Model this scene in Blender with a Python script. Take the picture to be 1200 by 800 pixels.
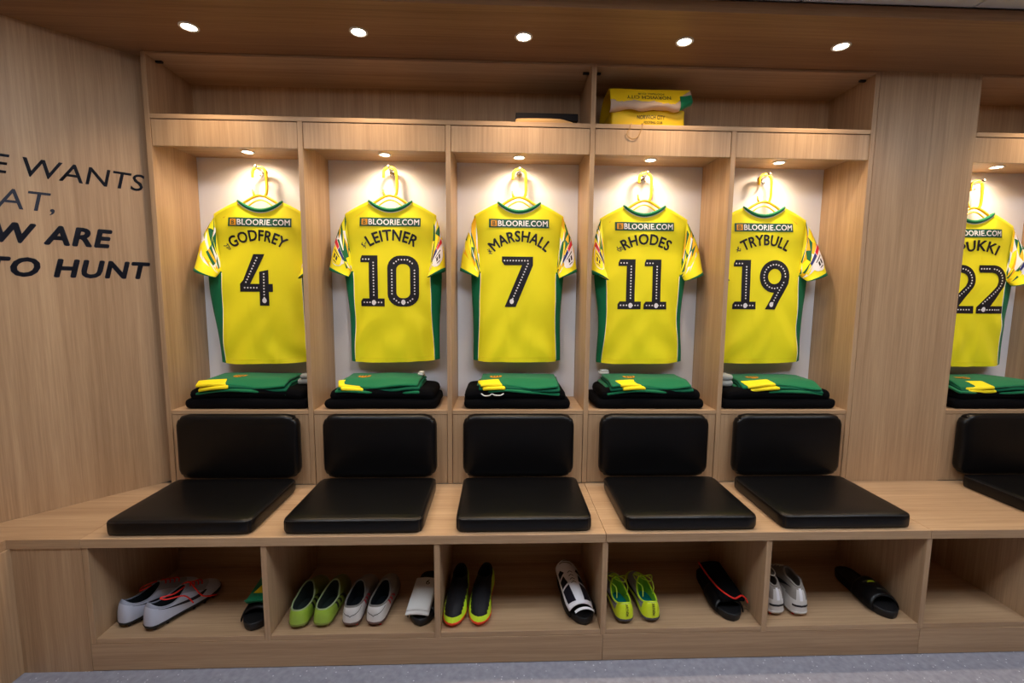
import bpy, bmesh, math, random
from mathutils import Vector, Matrix, noise

for o in list(bpy.data.objects):
    bpy.data.objects.remove(o)
SC = bpy.context.scene
COL = SC.collection
PI = math.pi
random.seed(7)

# ------------------------------------------------------------------ camera, world, exposure
cam_d = bpy.data.cameras.new('camera')
cam = bpy.data.objects.new('camera', cam_d)
COL.objects.link(cam)
cam_d.sensor_width = 36.0
cam_d.lens = 16.0
cam_d.shift_x = -6.84 / 1200
cam_d.shift_y = -0.93 / 1200
cam_d.clip_start = 0.02
YAW, PITCH, ROLL = 0.0373, 0.1060, 0.0092
fwd = Vector((math.sin(YAW) * math.cos(PITCH), math.cos(YAW) * math.cos(PITCH), -math.sin(PITCH)))
rgt = Vector((math.cos(YAW), -math.sin(YAW), 0))
upv = rgt.cross(fwd)
r2 = rgt * math.cos(ROLL) + upv * math.sin(ROLL)
u2 = upv * math.cos(ROLL) - rgt * math.sin(ROLL)
M = Matrix((r2, u2, -fwd)).transposed().to_4x4()
M.translation = Vector((-0.0776, -1.9611, 1.3442))
cam.matrix_world = M
SC.camera = cam

W = bpy.data.worlds.new('world')
SC.world = W
W.use_nodes = True
W.node_tree.nodes['Background'].inputs[0].default_value = (0.5, 0.52, 0.6, 1)
W.node_tree.nodes['Background'].inputs[1].default_value = 0.02

SC.view_settings.view_transform = 'Standard'
SC.view_settings.look = 'None'
SC.view_settings.exposure = 0.0
SC.view_settings.gamma = 1.0
SC.view_settings.use_curve_mapping = False

SPOT_SOFFIT = 19.0        # W of each downlight in the soffit
SPOT_BAY = 10.0           # W of each downlight in a locker bay
PANEL_STRENGTH = 14.0     # emission of the ceiling light panels
WARM = (1.0, 0.75, 0.50)
COOL = (0.86, 0.92, 1.0)

# ------------------------------------------------------------------ dimensions (metres)
P = 0.6                  # locker pitch
T = 0.0202               # board thickness
ZUT, ZST, ZFS, ZFB = 2.2675, 2.0433, 2.0255, 1.9199
ZCI, ZCS, ZB, ZBB, ZS, ZPL = 1.9497, 0.8270, 0.4932, 0.4604, 0.1235, 0.1030
D, B = 0.2731, 0.4375
ZSOF = 2.2785
ZCEIL = 2.315
YSOF = -0.364
YF = -B + 0.004          # plane of the boards under the bench

# ------------------------------------------------------------------ helpers
def lin(r, g, b):
    def f(c):
        c /= 255.0
        return c / 12.92 if c <= 0.04045 else ((c + 0.055) / 1.055) ** 2.4
    return (f(r), f(g), f(b), 1.0)

def tag(o, label=None, cat=None, group=None, kind=None):
    if label: o['label'] = label
    if cat: o['category'] = cat
    if group: o['group'] = group
    if kind: o['kind'] = kind
    return o

def thing(name, loc, label=None, cat=None, group=None, rz=0.0, kind=None):
    o = bpy.data.objects.new(name, None)
    o.empty_display_size = 0.05
    COL.objects.link(o)
    o.location = loc
    o.rotation_euler = (0, 0, rz)
    return tag(o, label, cat, group, kind)

def obj(name, bm, mats, parent=None, loc=(0, 0, 0), smooth=False, rot=(0, 0, 0)):
    me = bpy.data.meshes.new(name)
    if smooth:
        for f in bm.faces:
            f.smooth = True
    bm.normal_update()
    bm.to_mesh(me)
    bm.free()
    for m in (mats if isinstance(mats, (list, tuple)) else [mats]):
        me.materials.append(m)
    o = bpy.data.objects.new(name, me)
    COL.objects.link(o)
    o.location = loc
    o.rotation_euler = rot
    if parent:
        o.parent = parent
    return o

def inst(name, me, parent=None, loc=(0, 0, 0), rot=(0, 0, 0)):
    o = bpy.data.objects.new(name, me)
    COL.objects.link(o)
    o.location = loc
    o.rotation_euler = rot
    if parent:
        o.parent = parent
    return o

def box(x0, x1, y0, y1, z0, z1, bev=0.0, seg=1, bm=None):
    b = bm or bmesh.new()
    r = bmesh.ops.create_cube(b, size=1.0)
    for v in r['verts']:
        v.co = Vector(((x0 + x1) / 2 + v.co.x * (x1 - x0), (y0 + y1) / 2 + v.co.y * (y1 - y0), (z0 + z1) / 2 + v.co.z * (z1 - z0)))
    if bev:
        es = list({e for v in r['verts'] for e in v.link_edges})
        bmesh.ops.bevel(b, geom=es, offset=bev, segments=seg, profile=0.5, affect='EDGES')
    return b

def coords(h, r, n):
    c = [-h, -h + r * 0.15, -h + r * 0.45, -h + r]
    for i in range(1, n):
        c.append(-h + r + (2 * h - 2 * r) * i / n)
    return c + [h - r, h - r * 0.45, h - r * 0.15, h]

def rbox(sx, sy, sz, r, n=(8, 8, 3), fn=None):
    """rounded box, centred in x and y, resting on z = 0; fn deforms each point"""
    h = (sx / 2, sy / 2, sz / 2)
    r = min(r, min(h) * 0.98)
    cs = [coords(h[i], r, n[i]) for i in range(3)]
    bm = bmesh.new()
    cache = {}
    def V(i, j, k):
        key = (i, j, k)
        if key not in cache:
            p = Vector((cs[0][i], cs[1][j], cs[2][k]))
            q = Vector([max(-(h[a] - r), min(h[a] - r, p[a])) for a in range(3)])
            d = p - q
            if d.length > 1e-9:
                p = q + d.normalized() * r
            p.z += h[2]
            cache[key] = bm.verts.new(fn(p) if fn else p)
        return cache[key]
    N = [len(c) - 1 for c in cs]
    for k in (0, N[2]):
        for i in range(N[0]):
            for j in range(N[1]):
                f = [V(i, j, k), V(i + 1, j, k), V(i + 1, j + 1, k), V(i, j + 1, k)]
                bm.faces.new(f if k else f[::-1])
    for j in (0, N[1]):
        for i in range(N[0]):
            for k in range(N[2]):
                f = [V(i, j, k), V(i + 1, j, k), V(i + 1, j, k + 1), V(i, j, k + 1)]
                bm.faces.new(f[::-1] if j else f)
    for i in (0, N[0]):
        for j in range(N[1]):
            for k in range(N[2]):
                f = [V(i, j, k), V(i, j + 1, k), V(i, j + 1, k + 1), V(i, j, k + 1)]
                bm.faces.new(f if i else f[::-1])
    return bm

def tube(pts, r, n=8, closed=False, bm=None, flat=1.0, mat=0):
    b = bm or bmesh.new()
    pts = [Vector(p) for p in pts]
    m = len(pts)
    rings = []
    ref = None
    for i, p in enumerate(pts):
        a = pts[(i - 1) % m] if (closed or i > 0) else p
        c = pts[(i + 1) % m] if (closed or i < m - 1) else p
        d = (c - a).normalized()
        if ref is None:
            ref = Vector((0, 0, 1)) if abs(d.z) < 0.9 else Vector((0, 1, 0))
        s = d.cross(ref)
        s = s.normalized() if s.length > 1e-6 else d.orthogonal().normalized()
        t = s.cross(d).normalized()
        ref = t
        rr = r(i / (m - 1)) if callable(r) else r
        rings.append([b.verts.new(p + (s * math.cos(2 * PI * k / n) + t * math.sin(2 * PI * k / n) * flat) * rr) for k in range(n)])
    last = m if closed else m - 1
    for i in range(last):
        A, C = rings[i], rings[(i + 1) % m]
        for k in range(n):
            f = b.faces.new((A[k], A[(k + 1) % n], C[(k + 1) % n], C[k]))
            f.smooth = True
            f.material_index = mat
    if not closed:
        for R in (rings[0][::-1], rings[-1]):
            f = b.faces.new(R)
            f.material_index = mat
    bmesh.ops.recalc_face_normals(b, faces=b.faces)
    return b

def smoothcurve(pts, per=6, closed=False):
    pts = [Vector(p) for p in pts]
    n = len(pts)
    out = []
    rng = range(n if closed else n - 1)
    for i in rng:
        g = (lambda k: pts[k % n]) if closed else (lambda k: pts[max(0, min(n - 1, k))])
        p0, p1, p2, p3 = g(i - 1), g(i), g(i + 1), g(i + 2)
        for s in range(per):
            t = s / per
            out.append(0.5 * ((2 * p1) + (p2 - p0) * t + (2 * p0 - 5 * p1 + 4 * p2 - p3) * t * t + (3 * p1 - p0 - 3 * p2 + p3) * t ** 3))
    if not closed:
        out.append(pts[-1])
    return out

def lathe(profile, n=20, bm=None):
    """profile of (radius, z) turned about z"""
    b = bm or bmesh.new()
    rings = []
    for r, z in profile:
        if r < 1e-6:
            rings.append([b.verts.new((0, 0, z))])
        else:
            rings.append([b.verts.new((r * math.cos(2 * PI * k / n), r * math.sin(2 * PI * k / n), z)) for k in range(n)])
    for A, C in zip(rings, rings[1:]):
        for k in range(n):
            q = [A[k % len(A)], A[(k + 1) % len(A)], C[(k + 1) % len(C)], C[k % len(C)]]
            u = []
            for v in q:
                if v not in u: u.append(v)
            if len(u) > 2:
                f = b.faces.new(u)
                f.smooth = True
    bmesh.ops.recalc_face_normals(b, faces=b.faces)
    return b

def poly(pts, bm=None, mat=0):
    """flat polygon in the local x-z plane, facing -y"""
    b = bm or bmesh.new()
    vs = [b.verts.new((p[0], 0, p[1])) for p in pts]
    f = b.faces.new(vs)
    f.material_index = mat
    f.normal_update()
    if f.normal.y > 0:
        f.normal_flip()
    return b

def arc(cx, cz, rx, rz, a0, a1, n=10):
    return [(cx + rx * math.cos(math.radians(a0 + (a1 - a0) * i / n)), cz + rz * math.sin(math.radians(a0 + (a1 - a0) * i / n))) for i in range(n + 1)]

def ringpoly(outer, inner, bm):
    n = len(outer)
    A = [bm.verts.new((p[0], 0, p[1])) for p in outer]
    C = [bm.verts.new((p[0], 0, p[1])) for p in inner]
    for k in range(n):
        bm.faces.new((A[k], A[(k + 1) % n], C[(k + 1) % n], C[k]))

def text_bm(s, bold=0.0, shear=0.0, spacing=1.0):
    c = bpy.data.curves.new('t', 'FONT')
    c.body = s
    c.size = 1.0
    c.offset = 0.0
    c.shear = shear
    c.space_character = spacing + bold * 1.6
    c.resolution_u = 3
    o = bpy.data.objects.new('t', c)
    COL.objects.link(o)
    dg = bpy.context.evaluated_depsgraph_get()
    me = bpy.data.meshes.new_from_object(o.evaluated_get(dg))
    b = bmesh.new()
    b.from_mesh(me)
    bpy.data.objects.remove(o)
    bpy.data.meshes.remove(me)
    bpy.data.curves.remove(c)
    for v in b.verts:
        v.co = Vector((v.co.x, 0, v.co.y))
    bmesh.ops.triangulate(b, faces=b.faces[:])
    if bold > 0.006:               # heavier weight: the outline repeated a hair to every side
        src = b.copy()
        for k in range(8):
            me = bpy.data.meshes.new('t')
            c2 = src.copy()
            for v in c2.verts:
                v.co.x += math.cos(k * PI / 4) * bold * .62; v.co.z += math.sin(k * PI / 4) * bold * .62
            c2.to_mesh(me); c2.free()
            b.from_mesh(me)
            bpy.data.meshes.remove(me)
        src.free()
    return b

def extent(b):
    xs = [v.co.x for v in b.verts]; zs = [v.co.z for v in b.verts]
    return min(xs), max(xs), min(zs), max(zs)

def fit(b, x0, x1, z0, z1):
    a, c, d, e = extent(b)
    for v in b.verts:
        v.co.x = x0 + (v.co.x - a) / (c - a) * (x1 - x0)
        v.co.z = z0 + (v.co.z - d) / (e - d) * (z1 - z0)
    return b

def face_front(b):
    b.normal_update()
    for f in b.faces:
        if f.normal.y > 0:
            f.normal_flip()
    return b

def grid_cut(b, step):
    a, c, d, e = extent(b)
    for ax, lo, hi in ((0, a, c), (2, d, e)):
        k = math.ceil(lo / step) * step
        while k < hi:
            co = [0, 0, 0]; no = [0, 0, 0]
            co[ax] = k + 1e-5; no[ax] = 1
            bmesh.ops.bisect_plane(b, geom=b.verts[:] + b.edges[:] + b.faces[:], plane_co=co, plane_no=no, dist=1e-6)
            k += step
    return b

def sstep(a, b, x):
    t = max(0.0, min(1.0, (x - a) / (b - a)))
    return t * t * (3 - 2 * t)

# ------------------------------------------------------------------ materials
MATS = {}
def mat(name, color, rough=0.6, spec=0.5, metal=0.0, bump=0.0, bscale=200.0, sheen=0.0, var=0.0, vscale=6.0, coat=0.0):
    if name in MATS: return MATS[name]
    m = bpy.data.materials.new(name)
    m.use_nodes = True
    nt = m.node_tree
    p = nt.nodes['Principled BSDF']
    p.inputs['Base Color'].default_value = color
    p.inputs['Roughness'].default_value = rough
    p.inputs['Specular IOR Level'].default_value = spec
    p.inputs['Metallic'].default_value = metal
    p.inputs['Sheen Weight'].default_value = sheen
    p.inputs['Coat Weight'].default_value = coat
    tc = nt.nodes.new('ShaderNodeTexCoord')
    if var:
        n = nt.nodes.new('ShaderNodeTexNoise'); n.inputs['Scale'].default_value = vscale; n.inputs['Detail'].default_value = 4
        nt.links.new(tc.outputs['Object'], n.inputs['Vector'])
        mx = nt.nodes.new('ShaderNodeMix'); mx.data_type = 'RGBA'
        mx.inputs[6].default_value = [c * (1 - var) for c in color[:3]] + [1]
        mx.inputs[7].default_value = [min(1, c * (1 + var)) for c in color[:3]] + [1]
        nt.links.new(n.outputs['Fac'], mx.inputs[0])
        nt.links.new(mx.outputs[2], p.inputs['Base Color'])
    if bump:
        n = nt.nodes.new('ShaderNodeTexNoise'); n.inputs['Scale'].default_value = bscale; n.inputs['Detail'].default_value = 3
        nt.links.new(tc.outputs['Object'], n.inputs['Vector'])
        bp = nt.nodes.new('ShaderNodeBump'); bp.inputs['Strength'].default_value = bump; bp.inputs['Distance'].default_value = 0.002
        nt.links.new(n.outputs['Fac'], bp.inputs['Height'])
        nt.links.new(bp.outputs['Normal'], p.inputs['Normal'])
    MATS[name] = m
    return m

def oak(name, axis, dark, light, rough=0.42):
    """straight-grained oak veneer: grain runs along axis (0 x, 1 y, 2 z)"""
    m = bpy.data.materials.new(name)
    m.use_nodes = True
    nt = m.node_tree; L = nt.links
    p = nt.nodes['Principled BSDF']
    p.inputs['Roughness'].default_value = rough
    p.inputs['Specular IOR Level'].default_value = 0.35
    tc = nt.nodes.new('ShaderNodeTexCoord')
    oi = nt.nodes.new('ShaderNodeObjectInfo')
    mul = nt.nodes.new('ShaderNodeMath'); mul.operation = 'MULTIPLY'; mul.inputs[1].default_value = 23.0
    L.new(oi.outputs['Random'], mul.inputs[0])
    add = nt.nodes.new('ShaderNodeVectorMath'); add.operation = 'ADD'
    L.new(tc.outputs['Object'], add.inputs[0]); L.new(mul.outputs[0], add.inputs[1])
    def streak(across, along, detail, rough_=0.6):
        mp = nt.nodes.new('ShaderNodeMapping')
        s = [across] * 3; s[axis] = along
        mp.inputs['Scale'].default_value = s
        L.new(add.outputs[0], mp.inputs['Vector'])
        n = nt.nodes.new('ShaderNodeTexNoise')
        n.inputs['Scale'].default_value = 1.0; n.inputs['Detail'].default_value = detail; n.inputs['Roughness'].default_value = rough_
        n.inputs['Distortion'].default_value = 0.15
        L.new(mp.outputs[0], n.inputs['Vector'])
        return n.outputs['Fac']
    a = streak(14, 0.5, 3); b_ = streak(95, 1.6, 4, 0.7); c = streak(330, 9.0, 2)
    def madd(x, k, y):
        q = nt.nodes.new('ShaderNodeMath'); q.operation = 'MULTIPLY_ADD'; q.inputs[1].default_value = k
        L.new(x, q.inputs[0])
        if y is None: q.inputs[2].default_value = 0.0
        else: L.new(y, q.inputs[2])
        return q.outputs[0]
    s = madd(a, 0.38, madd(b_, 0.42, madd(c, 0.20, None)))
    cr = nt.nodes.new('ShaderNodeValToRGB')
    cr.color_ramp.elements[0].position = 0.34; cr.color_ramp.elements[0].color = dark
    cr.color_ramp.elements[1].position = 0.64; cr.color_ramp.elements[1].color = light
    L.new(s, cr.inputs[0]); L.new(cr.outputs[0], p.inputs['Base Color'])
    bp = nt.nodes.new('ShaderNodeBump'); bp.inputs['Strength'].default_value = 0.12; bp.inputs['Distance'].default_value = 0.001
    L.new(b_, bp.inputs['Height']); L.new(bp.outputs[0], p.inputs['Normal'])
    return m

def emis(name, color, strength):
    m = bpy.data.materials.new(name)
    m.use_nodes = True
    p = m.node_tree.nodes['Principled BSDF']
    p.inputs['Base Color'].default_value = (0.8, 0.8, 0.8, 1)
    p.inputs['Emission Color'].default_value = tuple(color) + (1,)
    p.inputs['Emission Strength'].default_value = strength
    return m

OD, OL = lin(160, 127, 95), lin(200, 167, 131)
OAKV = oak('oak_vertical_grain', 2, OD, OL)
OAKH = oak('oak_horizontal_grain', 0, OD, OL)
OAKY = oak('oak_depth_grain', 1, OD, OL)
OAKS = oak('shaded_soffit_oak', 0, lin(126, 90, 62), lin(162, 124, 90))  # both soffit oaks: locker oak darkened, shade under the ceiling put into the colour
OAKSY = oak('shaded_soffit_oak_depth_grain', 1, lin(126, 90, 62), lin(162, 124, 90))
LAM = mat('white_laminate', lin(238, 236, 240), 0.5, 0.4)
LEATHER = mat('black_leather', lin(8, 8, 10), 0.34, 0.3, bump=0.2, bscale=260, var=0.15)
PIPE = mat('black_piping', lin(20, 20, 24), 0.35, 0.5)
TERRY = mat('black_terry', lin(8, 8, 11), 0.95, 0.1, bump=1.0, bscale=420)
GREENF = mat('green_fabric', lin(0, 112, 70), 0.75, 0.25, bump=0.25, bscale=500, sheen=0.15, var=0.06)
GREEND = mat('green_dark_fabric', lin(0, 92, 64), 0.75, 0.25, bump=0.2, bscale=500)
YEL = mat('yellow_jersey', lin(252, 240, 28), 0.62, 0.3, bump=0.25, bscale=700, sheen=0.1)
YELB = mat('yellow_band', lin(250, 228, 30), 0.65, 0.3)
WHITEF = mat('white_fabric', lin(225, 225, 222), 0.8, 0.2, bump=0.2, bscale=300)
GREYF = mat('grey_white_fabric', lin(165, 170, 168), 0.8, 0.2, bump=0.3, bscale=200)
BLACKP = mat('black_print', lin(20, 18, 30), 0.5, 0.4)
WHITEP = mat('white_print', lin(240, 238, 242), 0.5, 0.4)
GREENP = mat('green_print', lin(16, 78, 60), 0.5, 0.4)
ORANGEP = mat('orange_print', lin(238, 160, 30), 0.5, 0.4)
REDP = mat('red_print', lin(200, 30, 45), 0.5, 0.4)
BLUEP = mat('blue_print', lin(30, 35, 110), 0.5, 0.4)
GREYP = mat('grey_print', lin(70, 70, 62), 0.5, 0.4)
CHROME = mat('chrome', (0.75, 0.76, 0.8, 1), 0.18, 0.5, metal=1.0)
HANGY = mat('yellow_plastic', lin(252, 205, 30), 0.35, 0.5)
VINYL = mat('navy_vinyl', lin(28, 32, 52), 0.5, 0.4)
WHITEMET = mat('white_metal', lin(235, 232, 226), 0.4, 0.5)
RUBBER = mat('black_rubber', lin(20, 20, 22), 0.5, 0.4)
LENS_S = emis('warm_lens', (1.0, 0.86, 0.68), 22.0)
PANELL = emis('cool_panel', COOL, PANEL_STRENGTH)

GREENP2 = mat('green_fleck', lin(14, 98, 62), 0.6, 0.3)
AMBERP = mat('amber_fleck', lin(246, 186, 20), 0.6, 0.3)

def floor_mat():
    m = bpy.data.materials.new('speckled_vinyl_floor')
    m.use_nodes = True
    nt = m.node_tree; L = nt.links
    p = nt.nodes['Principled BSDF']
    p.inputs['Roughness'].default_value = 0.5
    tc = nt.nodes.new('ShaderNodeTexCoord')
    n = nt.nodes.new('ShaderNodeTexNoise'); n.inputs['Scale'].default_value = 45; n.inputs['Detail'].default_value = 6
    L.new(tc.outputs['Object'], n.inputs['Vector'])
    cr = nt.nodes.new('ShaderNodeValToRGB')
    cr.color_ramp.elements[0].position = 0.3; cr.color_ramp.elements[0].color = lin(142, 143, 156)
    cr.color_ramp.elements[1].position = 0.7; cr.color_ramp.elements[1].color = lin(164, 165, 178)
    L.new(n.outputs['Fac'], cr.inputs[0])
    v = nt.nodes.new('ShaderNodeTexVoronoi'); v.inputs['Scale'].default_value = 75
    L.new(tc.outputs['Object'], v.inputs['Vector'])
    sp = nt.nodes.new('ShaderNodeSeparateColor'); L.new(v.outputs['Color'], sp.inputs[0])
    lt = nt.nodes.new('ShaderNodeMath'); lt.operation = 'LESS_THAN'; lt.inputs[1].default_value = 0.17
    L.new(v.outputs['Distance'], lt.inputs[0])
    g = nt.nodes.new('ShaderNodeMath'); g.operation = 'GREATER_THAN'; g.inputs[1].default_value = 0.72
    L.new(sp.outputs[0], g.inputs[0])
    mu = nt.nodes.new('ShaderNodeMath'); mu.operation = 'MULTIPLY'
    L.new(lt.outputs[0], mu.inputs[0]); L.new(g.outputs[0], mu.inputs[1])
    mx = nt.nodes.new('ShaderNodeMix'); mx.data_type = 'RGBA'
    mx.inputs[7].default_value = lin(222, 224, 230)
    L.new(mu.outputs[0], mx.inputs[0]); L.new(cr.outputs[0], mx.inputs[6])
    L.new(mx.outputs[2], p.inputs['Base Color'])
    return m
FLOOR = floor_mat()
PLASTER = mat('plaster', lin(206, 206, 206), 0.8, 0.2)
TILE = mat('ceiling_tile', lin(205, 202, 200), 0.9, 0.1, bump=0.3, bscale=120)
GROOVE = mat('dark_groove', lin(60, 46, 36), 0.9, 0.1)

# ------------------------------------------------------------------ room shell
XL, XR, YB = -2.2, 3.7, -4.2
XBENCH = -1.752
tag(obj('floor', box(XL - .1, XR + .1, YB - .1, 0.45, -0.05, 0.0), FLOOR), 'blue-grey speckled vinyl floor', kind='structure')
tag(obj('wall_back', box(XL - .1, XR + .1, 0.30, 0.40, 0, 2.6), PLASTER), 'wall behind the lockers', kind='structure')
tag(obj('wall_right', box(XR, XR + .1, YB, 0.30, 0, 2.6), OAKV), 'oak panelled wall of the room on the right', kind='structure')
tag(obj('wall_front', box(XL - .1, XR + .1, YB - .1, YB, 0, 2.6), OAKV), 'oak panelled wall opposite the lockers', kind='structure')
# left: oak wall running to a 45 degree corner panel that carries the lettering
A0 = Vector((-1.898, -0.315)); ANG = math.radians(46)
TD = Vector((math.cos(ANG), math.sin(ANG)))          # along the diagonal panel, towards the lockers
def wpt(t): return A0 + TD * t
tA = -(A0.x - XL) / TD.x
q = wpt(tA)
tag(obj('wall_left', box(XL - .1, XL, YB, q.y, 0, 2.6), OAKV), 'oak panelled wall on the left', kind='structure')
wc = thing('wall_corner', (wpt(0).x, wpt(0).y, 0), 'diagonal oak wall panel with dark slogan lettering', rz=ANG, kind='structure')
obj('panel', box(tA, 0.512, 0.0, 0.03, ZB, 2.6), OAKV, wc)
def wall_text(s, x0, x1, z0, z1, bold, shear, desc=0.0):
    b = text_bm(s, bold, shear)
    fit(b, x0, x1, z0, z1)
    face_front(b)
    for v in b.verts: v.co.y = -0.0012
    obj('lettering', b, VINYL, wc)
wall_text('E WANTS', 0.066, 0.492, 1.743, 1.811, 0.008, 0.22)
wall_text('AT,', 0.072, 0.219, 1.612, 1.693, 0.004, 0.22)
wall_text('W ARE', 0.062, 0.378, 1.503, 1.577, 0.064, 0.24)
wall_text('TO HUNT', 0.034, 0.490, 1.383, 1.455, 0.064, 0.24)

# ceiling: lay-in tiles on a grid, some of them light panels
ceil = thing('ceiling', (0, 0, ZCEIL), 'white tiled ceiling', kind='structure')
obj('ceiling_slab', box(XL - .1, XR + .1, YB - .1, 0.40, 0.02, 0.08), PLASTER, ceil)
bm = box(-0.297, 0.297, -0.297, 0.297, 0.0, 0.015, 0.003)
tile_me = bpy.data.meshes.new('ceiling_tile'); bm.to_mesh(tile_me); bm.free(); tile_me.materials.append(TILE)
obj('ceiling_grid', box(XL - .1, XR + .1, YB - .1, YSOF, 0.012, 0.02), PLASTER, ceil)
LIGHTS = {(1, 1), (3, 1), (5, 1), (7, 1)}
for i in range(10):
    for j in range(7):
        x = 1.515 - 6 * P + 0.3 + i * P
        y = YSOF - 0.3 - j * P
        if x < XL - 0.2 or x > XR or y < YB: continue
        if (i, j) in LIGHTS:
            lp = thing('ceiling_light_panel', (x, y, ZCEIL), 'square white light panel in the tiled ceiling behind the viewer', 'ceiling light', 'square ceiling light panels')
            obj('frame', box(-.297, .297, -.297, .297, 0.004, 0.014), WHITEMET, lp)
            obj('diffuser', box(-.275, .275, -.275, .275, 0.0, 0.006), PANELL, lp)
        else:
            inst('ceiling_tile', tile_me, ceil, (x, y, 0))

# soffit over the bench, turning along the left wall
sof = thing('ceiling_soffit', (0, 0, ZSOF), 'oak soffit darkened by painted-in shade over the lockers with recessed downlights', kind='structure')
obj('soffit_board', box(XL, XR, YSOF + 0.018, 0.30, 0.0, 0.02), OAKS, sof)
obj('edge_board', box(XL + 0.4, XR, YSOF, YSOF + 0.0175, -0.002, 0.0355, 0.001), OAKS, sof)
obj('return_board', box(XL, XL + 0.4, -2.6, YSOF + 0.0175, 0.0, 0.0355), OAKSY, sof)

# pillar between the two banks of lockers, clad in two oak panels
pil = thing('wall_pillar', (0, 0, ZB), 'flat oak pillar panel between the two banks of lockers', kind='structure')
obj('panel', box(1.511, 1.758, -0.001, 0.295, 0, ZSOF - ZB), OAKV, pil)
obj('panel', box(1.7585, 1.9345, -0.001, 0.295, 0, ZSOF - ZB), OAKV, pil)
obj('end_panel', box(2.556, XR, -0.001, 0.295, 0, ZSOF - ZB), OAKV, pil)

# ------------------------------------------------------------------ downlights
def downlight(name, x, y, z, r, watts, label, group, size):
    t = thing(name, (x, y, z), label, 'downlight', group)
    obj('trim_ring', lathe([(r * 0.80, 0.0), (r * 0.82, -0.003), (r * 1.02, -0.004), (r * 1.1, -0.002), (r * 1.1, 0.0)], 28), WHITEMET, t, smooth=True)
    obj('lens', lathe([(0, -0.0022), (r * 0.6, -0.0022), (r * 0.82, -0.001), (r * 0.82, 0.0)], 28), LENS_S, t)
    ld = bpy.data.lights.new(name + '_light', 'SPOT')
    ld.energy = watts
    ld.color = WARM
    ld.spot_size = math.radians(size)
    ld.spot_blend = 0.85
    ld.shadow_soft_size = r * 0.8
    lo = bpy.data.objects.new(name + '_light', ld)
    COL.objects.link(lo)
    lo.location = (0, 0, -0.006)
    lo.parent = t

SHIRTN = ['four', 'ten', 'seven', 'eleven', 'nineteen', 'twenty-two']
BX = [-1.2, -0.6, 0.0, 0.6, 1.2, 2.2450]
for i in range(6):
    where = 'above the shirt numbered %s' % SHIRTN[i]
    downlight('soffit_downlight', BX[i], -0.18, ZSOF, 0.030, SPOT_SOFFIT, 'round downlight in the soffit ' + where, 'downlights in the soffit', 125)
    downlight('locker_downlight', BX[i], 0.168, ZCI, 0.026, SPOT_BAY, 'small round downlight inside the locker ' + where, 'downlights in the lockers', 168)

# ------------------------------------------------------------------ locker bays
def up(name, x, z0, z1, parent, px):
    return obj(name, box(x - T / 2 - px, x + T / 2 - px, 0, D + 0.022, z0, z1, 0.001), OAKV, parent)
TALL = {0, 3}
for i in range(6):
    cx = BX[i]
    b = thing('locker_bay', (cx, 0, ZB), 'oak locker bay with white back holding the shirt numbered %s' % SHIRTN[i], 'locker', 'oak locker bays')
    zt = (ZSOF if (i in TALL or i == 5) else ZFS) - ZB
    up('upright', cx - 0.3, 0, zt - 0.0005, b, cx)
    if i in (4, 5):
        up('upright', cx + 0.3, 0, ZSOF - ZB - 0.0005, b, cx)
    w = 0.3 - T / 2 - 0.0008
    obj('back_panel', box(-w, w, D, D + 0.02, ZCS - ZB - 0.02, ZCI - ZB + 0.012), LAM, b)
    obj('fascia', box(-w + 0.0008, w - 0.0008, 0.003, 0.021, ZFB - ZB, ZFS - ZB - 0.0025, 0.0008), OAKV, b)
    obj('bay_ceiling', box(-w, w, 0.0215, D, ZCI - ZB, ZCI - ZB + 0.012), OAKH, b)
    obj('clothes_shelf', box(-w, w, 0.0015, D - 0.0005, ZCS - ZB - 0.0185, ZCS - ZB, 0.001), OAKH, b)
    obj('lower_panel', box(-w + 0.001, w - 0.001, 0.004, 0.02, 0.0, ZCS - ZB - 0.02, 0.0008), OAKV, b)

# shelves over the bays
for x0, x1, lab in ((-1.5, 0.3, 'long open oak shelf with the flat black folder, above the three left lockers'), (0.3, 1.5, 'open oak shelf holding the yellow paper bag'), (1.945, 2.545, 'empty open oak shelf to the right of the pillar')):
    cx = (x0 + x1) / 2; w = (x1 - x0) / 2 - T / 2 - 0.0006
    s = thing('overhead_shelf', (cx, 0, ZFS), lab, 'shelf', 'open shelves over the lockers')
    obj('shelf_board', box(-w, w, 0.0, D, 0.0, ZST - ZFS, 0.001), OAKH, s)
    obj('back_panel', box(-w, w, D, D + 0.015, 0.0, ZSOF - ZFS - 0.001), OAKV, s)
    obj('top_board', box(-w, w, 0.0, D, ZUT - ZFS, ZSOF - ZFS - 0.001, 0.001), OAKH, s)
    for sg in (-1, 1):
        obj('bracket', box(sg * (w - 0.014) - 0.013, sg * (w - 0.014) + 0.013, 0.05, 0.062, ZUT - ZFS - 0.008, ZUT - ZFS, 0.001), RUBBER, s)

# ------------------------------------------------------------------ bench
bt = thing('bench_top', (0, 0, ZBB), 'long oak bench top running under all the seat cushions', 'bench')
hb = ZB - ZBB
e = 0.0006
obj('board', box(-1.51, 0.3 - e, -B, -0.001 + 0.0, 0, hb, 0.0012), OAKH, bt)
obj('board', box(0.3 + e, 1.5 - e, -B, -0.001, 0, hb, 0.0012), OAKH, bt)
obj('board', box(1.5 + e, XR, -B, -0.001, 0, hb, 0.0012), OAKH, bt)
def prism(pts, z0, z1):
    b_ = bmesh.new()
    lo = [b_.verts.new((p[0], p[1], z0)) for p in pts]; hi = [b_.verts.new((p[0], p[1], z1)) for p in pts]
    b_.faces.new(lo[::-1]); b_.faces.new(hi)
    for k in range(len(pts)):
        b_.faces.new((lo[k], lo[(k + 1) % len(pts)], hi[(k + 1) % len(pts)], hi[k]))
    bmesh.ops.recalc_face_normals(b_, faces=b_.faces)
    return b_
wq = wpt(0.505)
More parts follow.
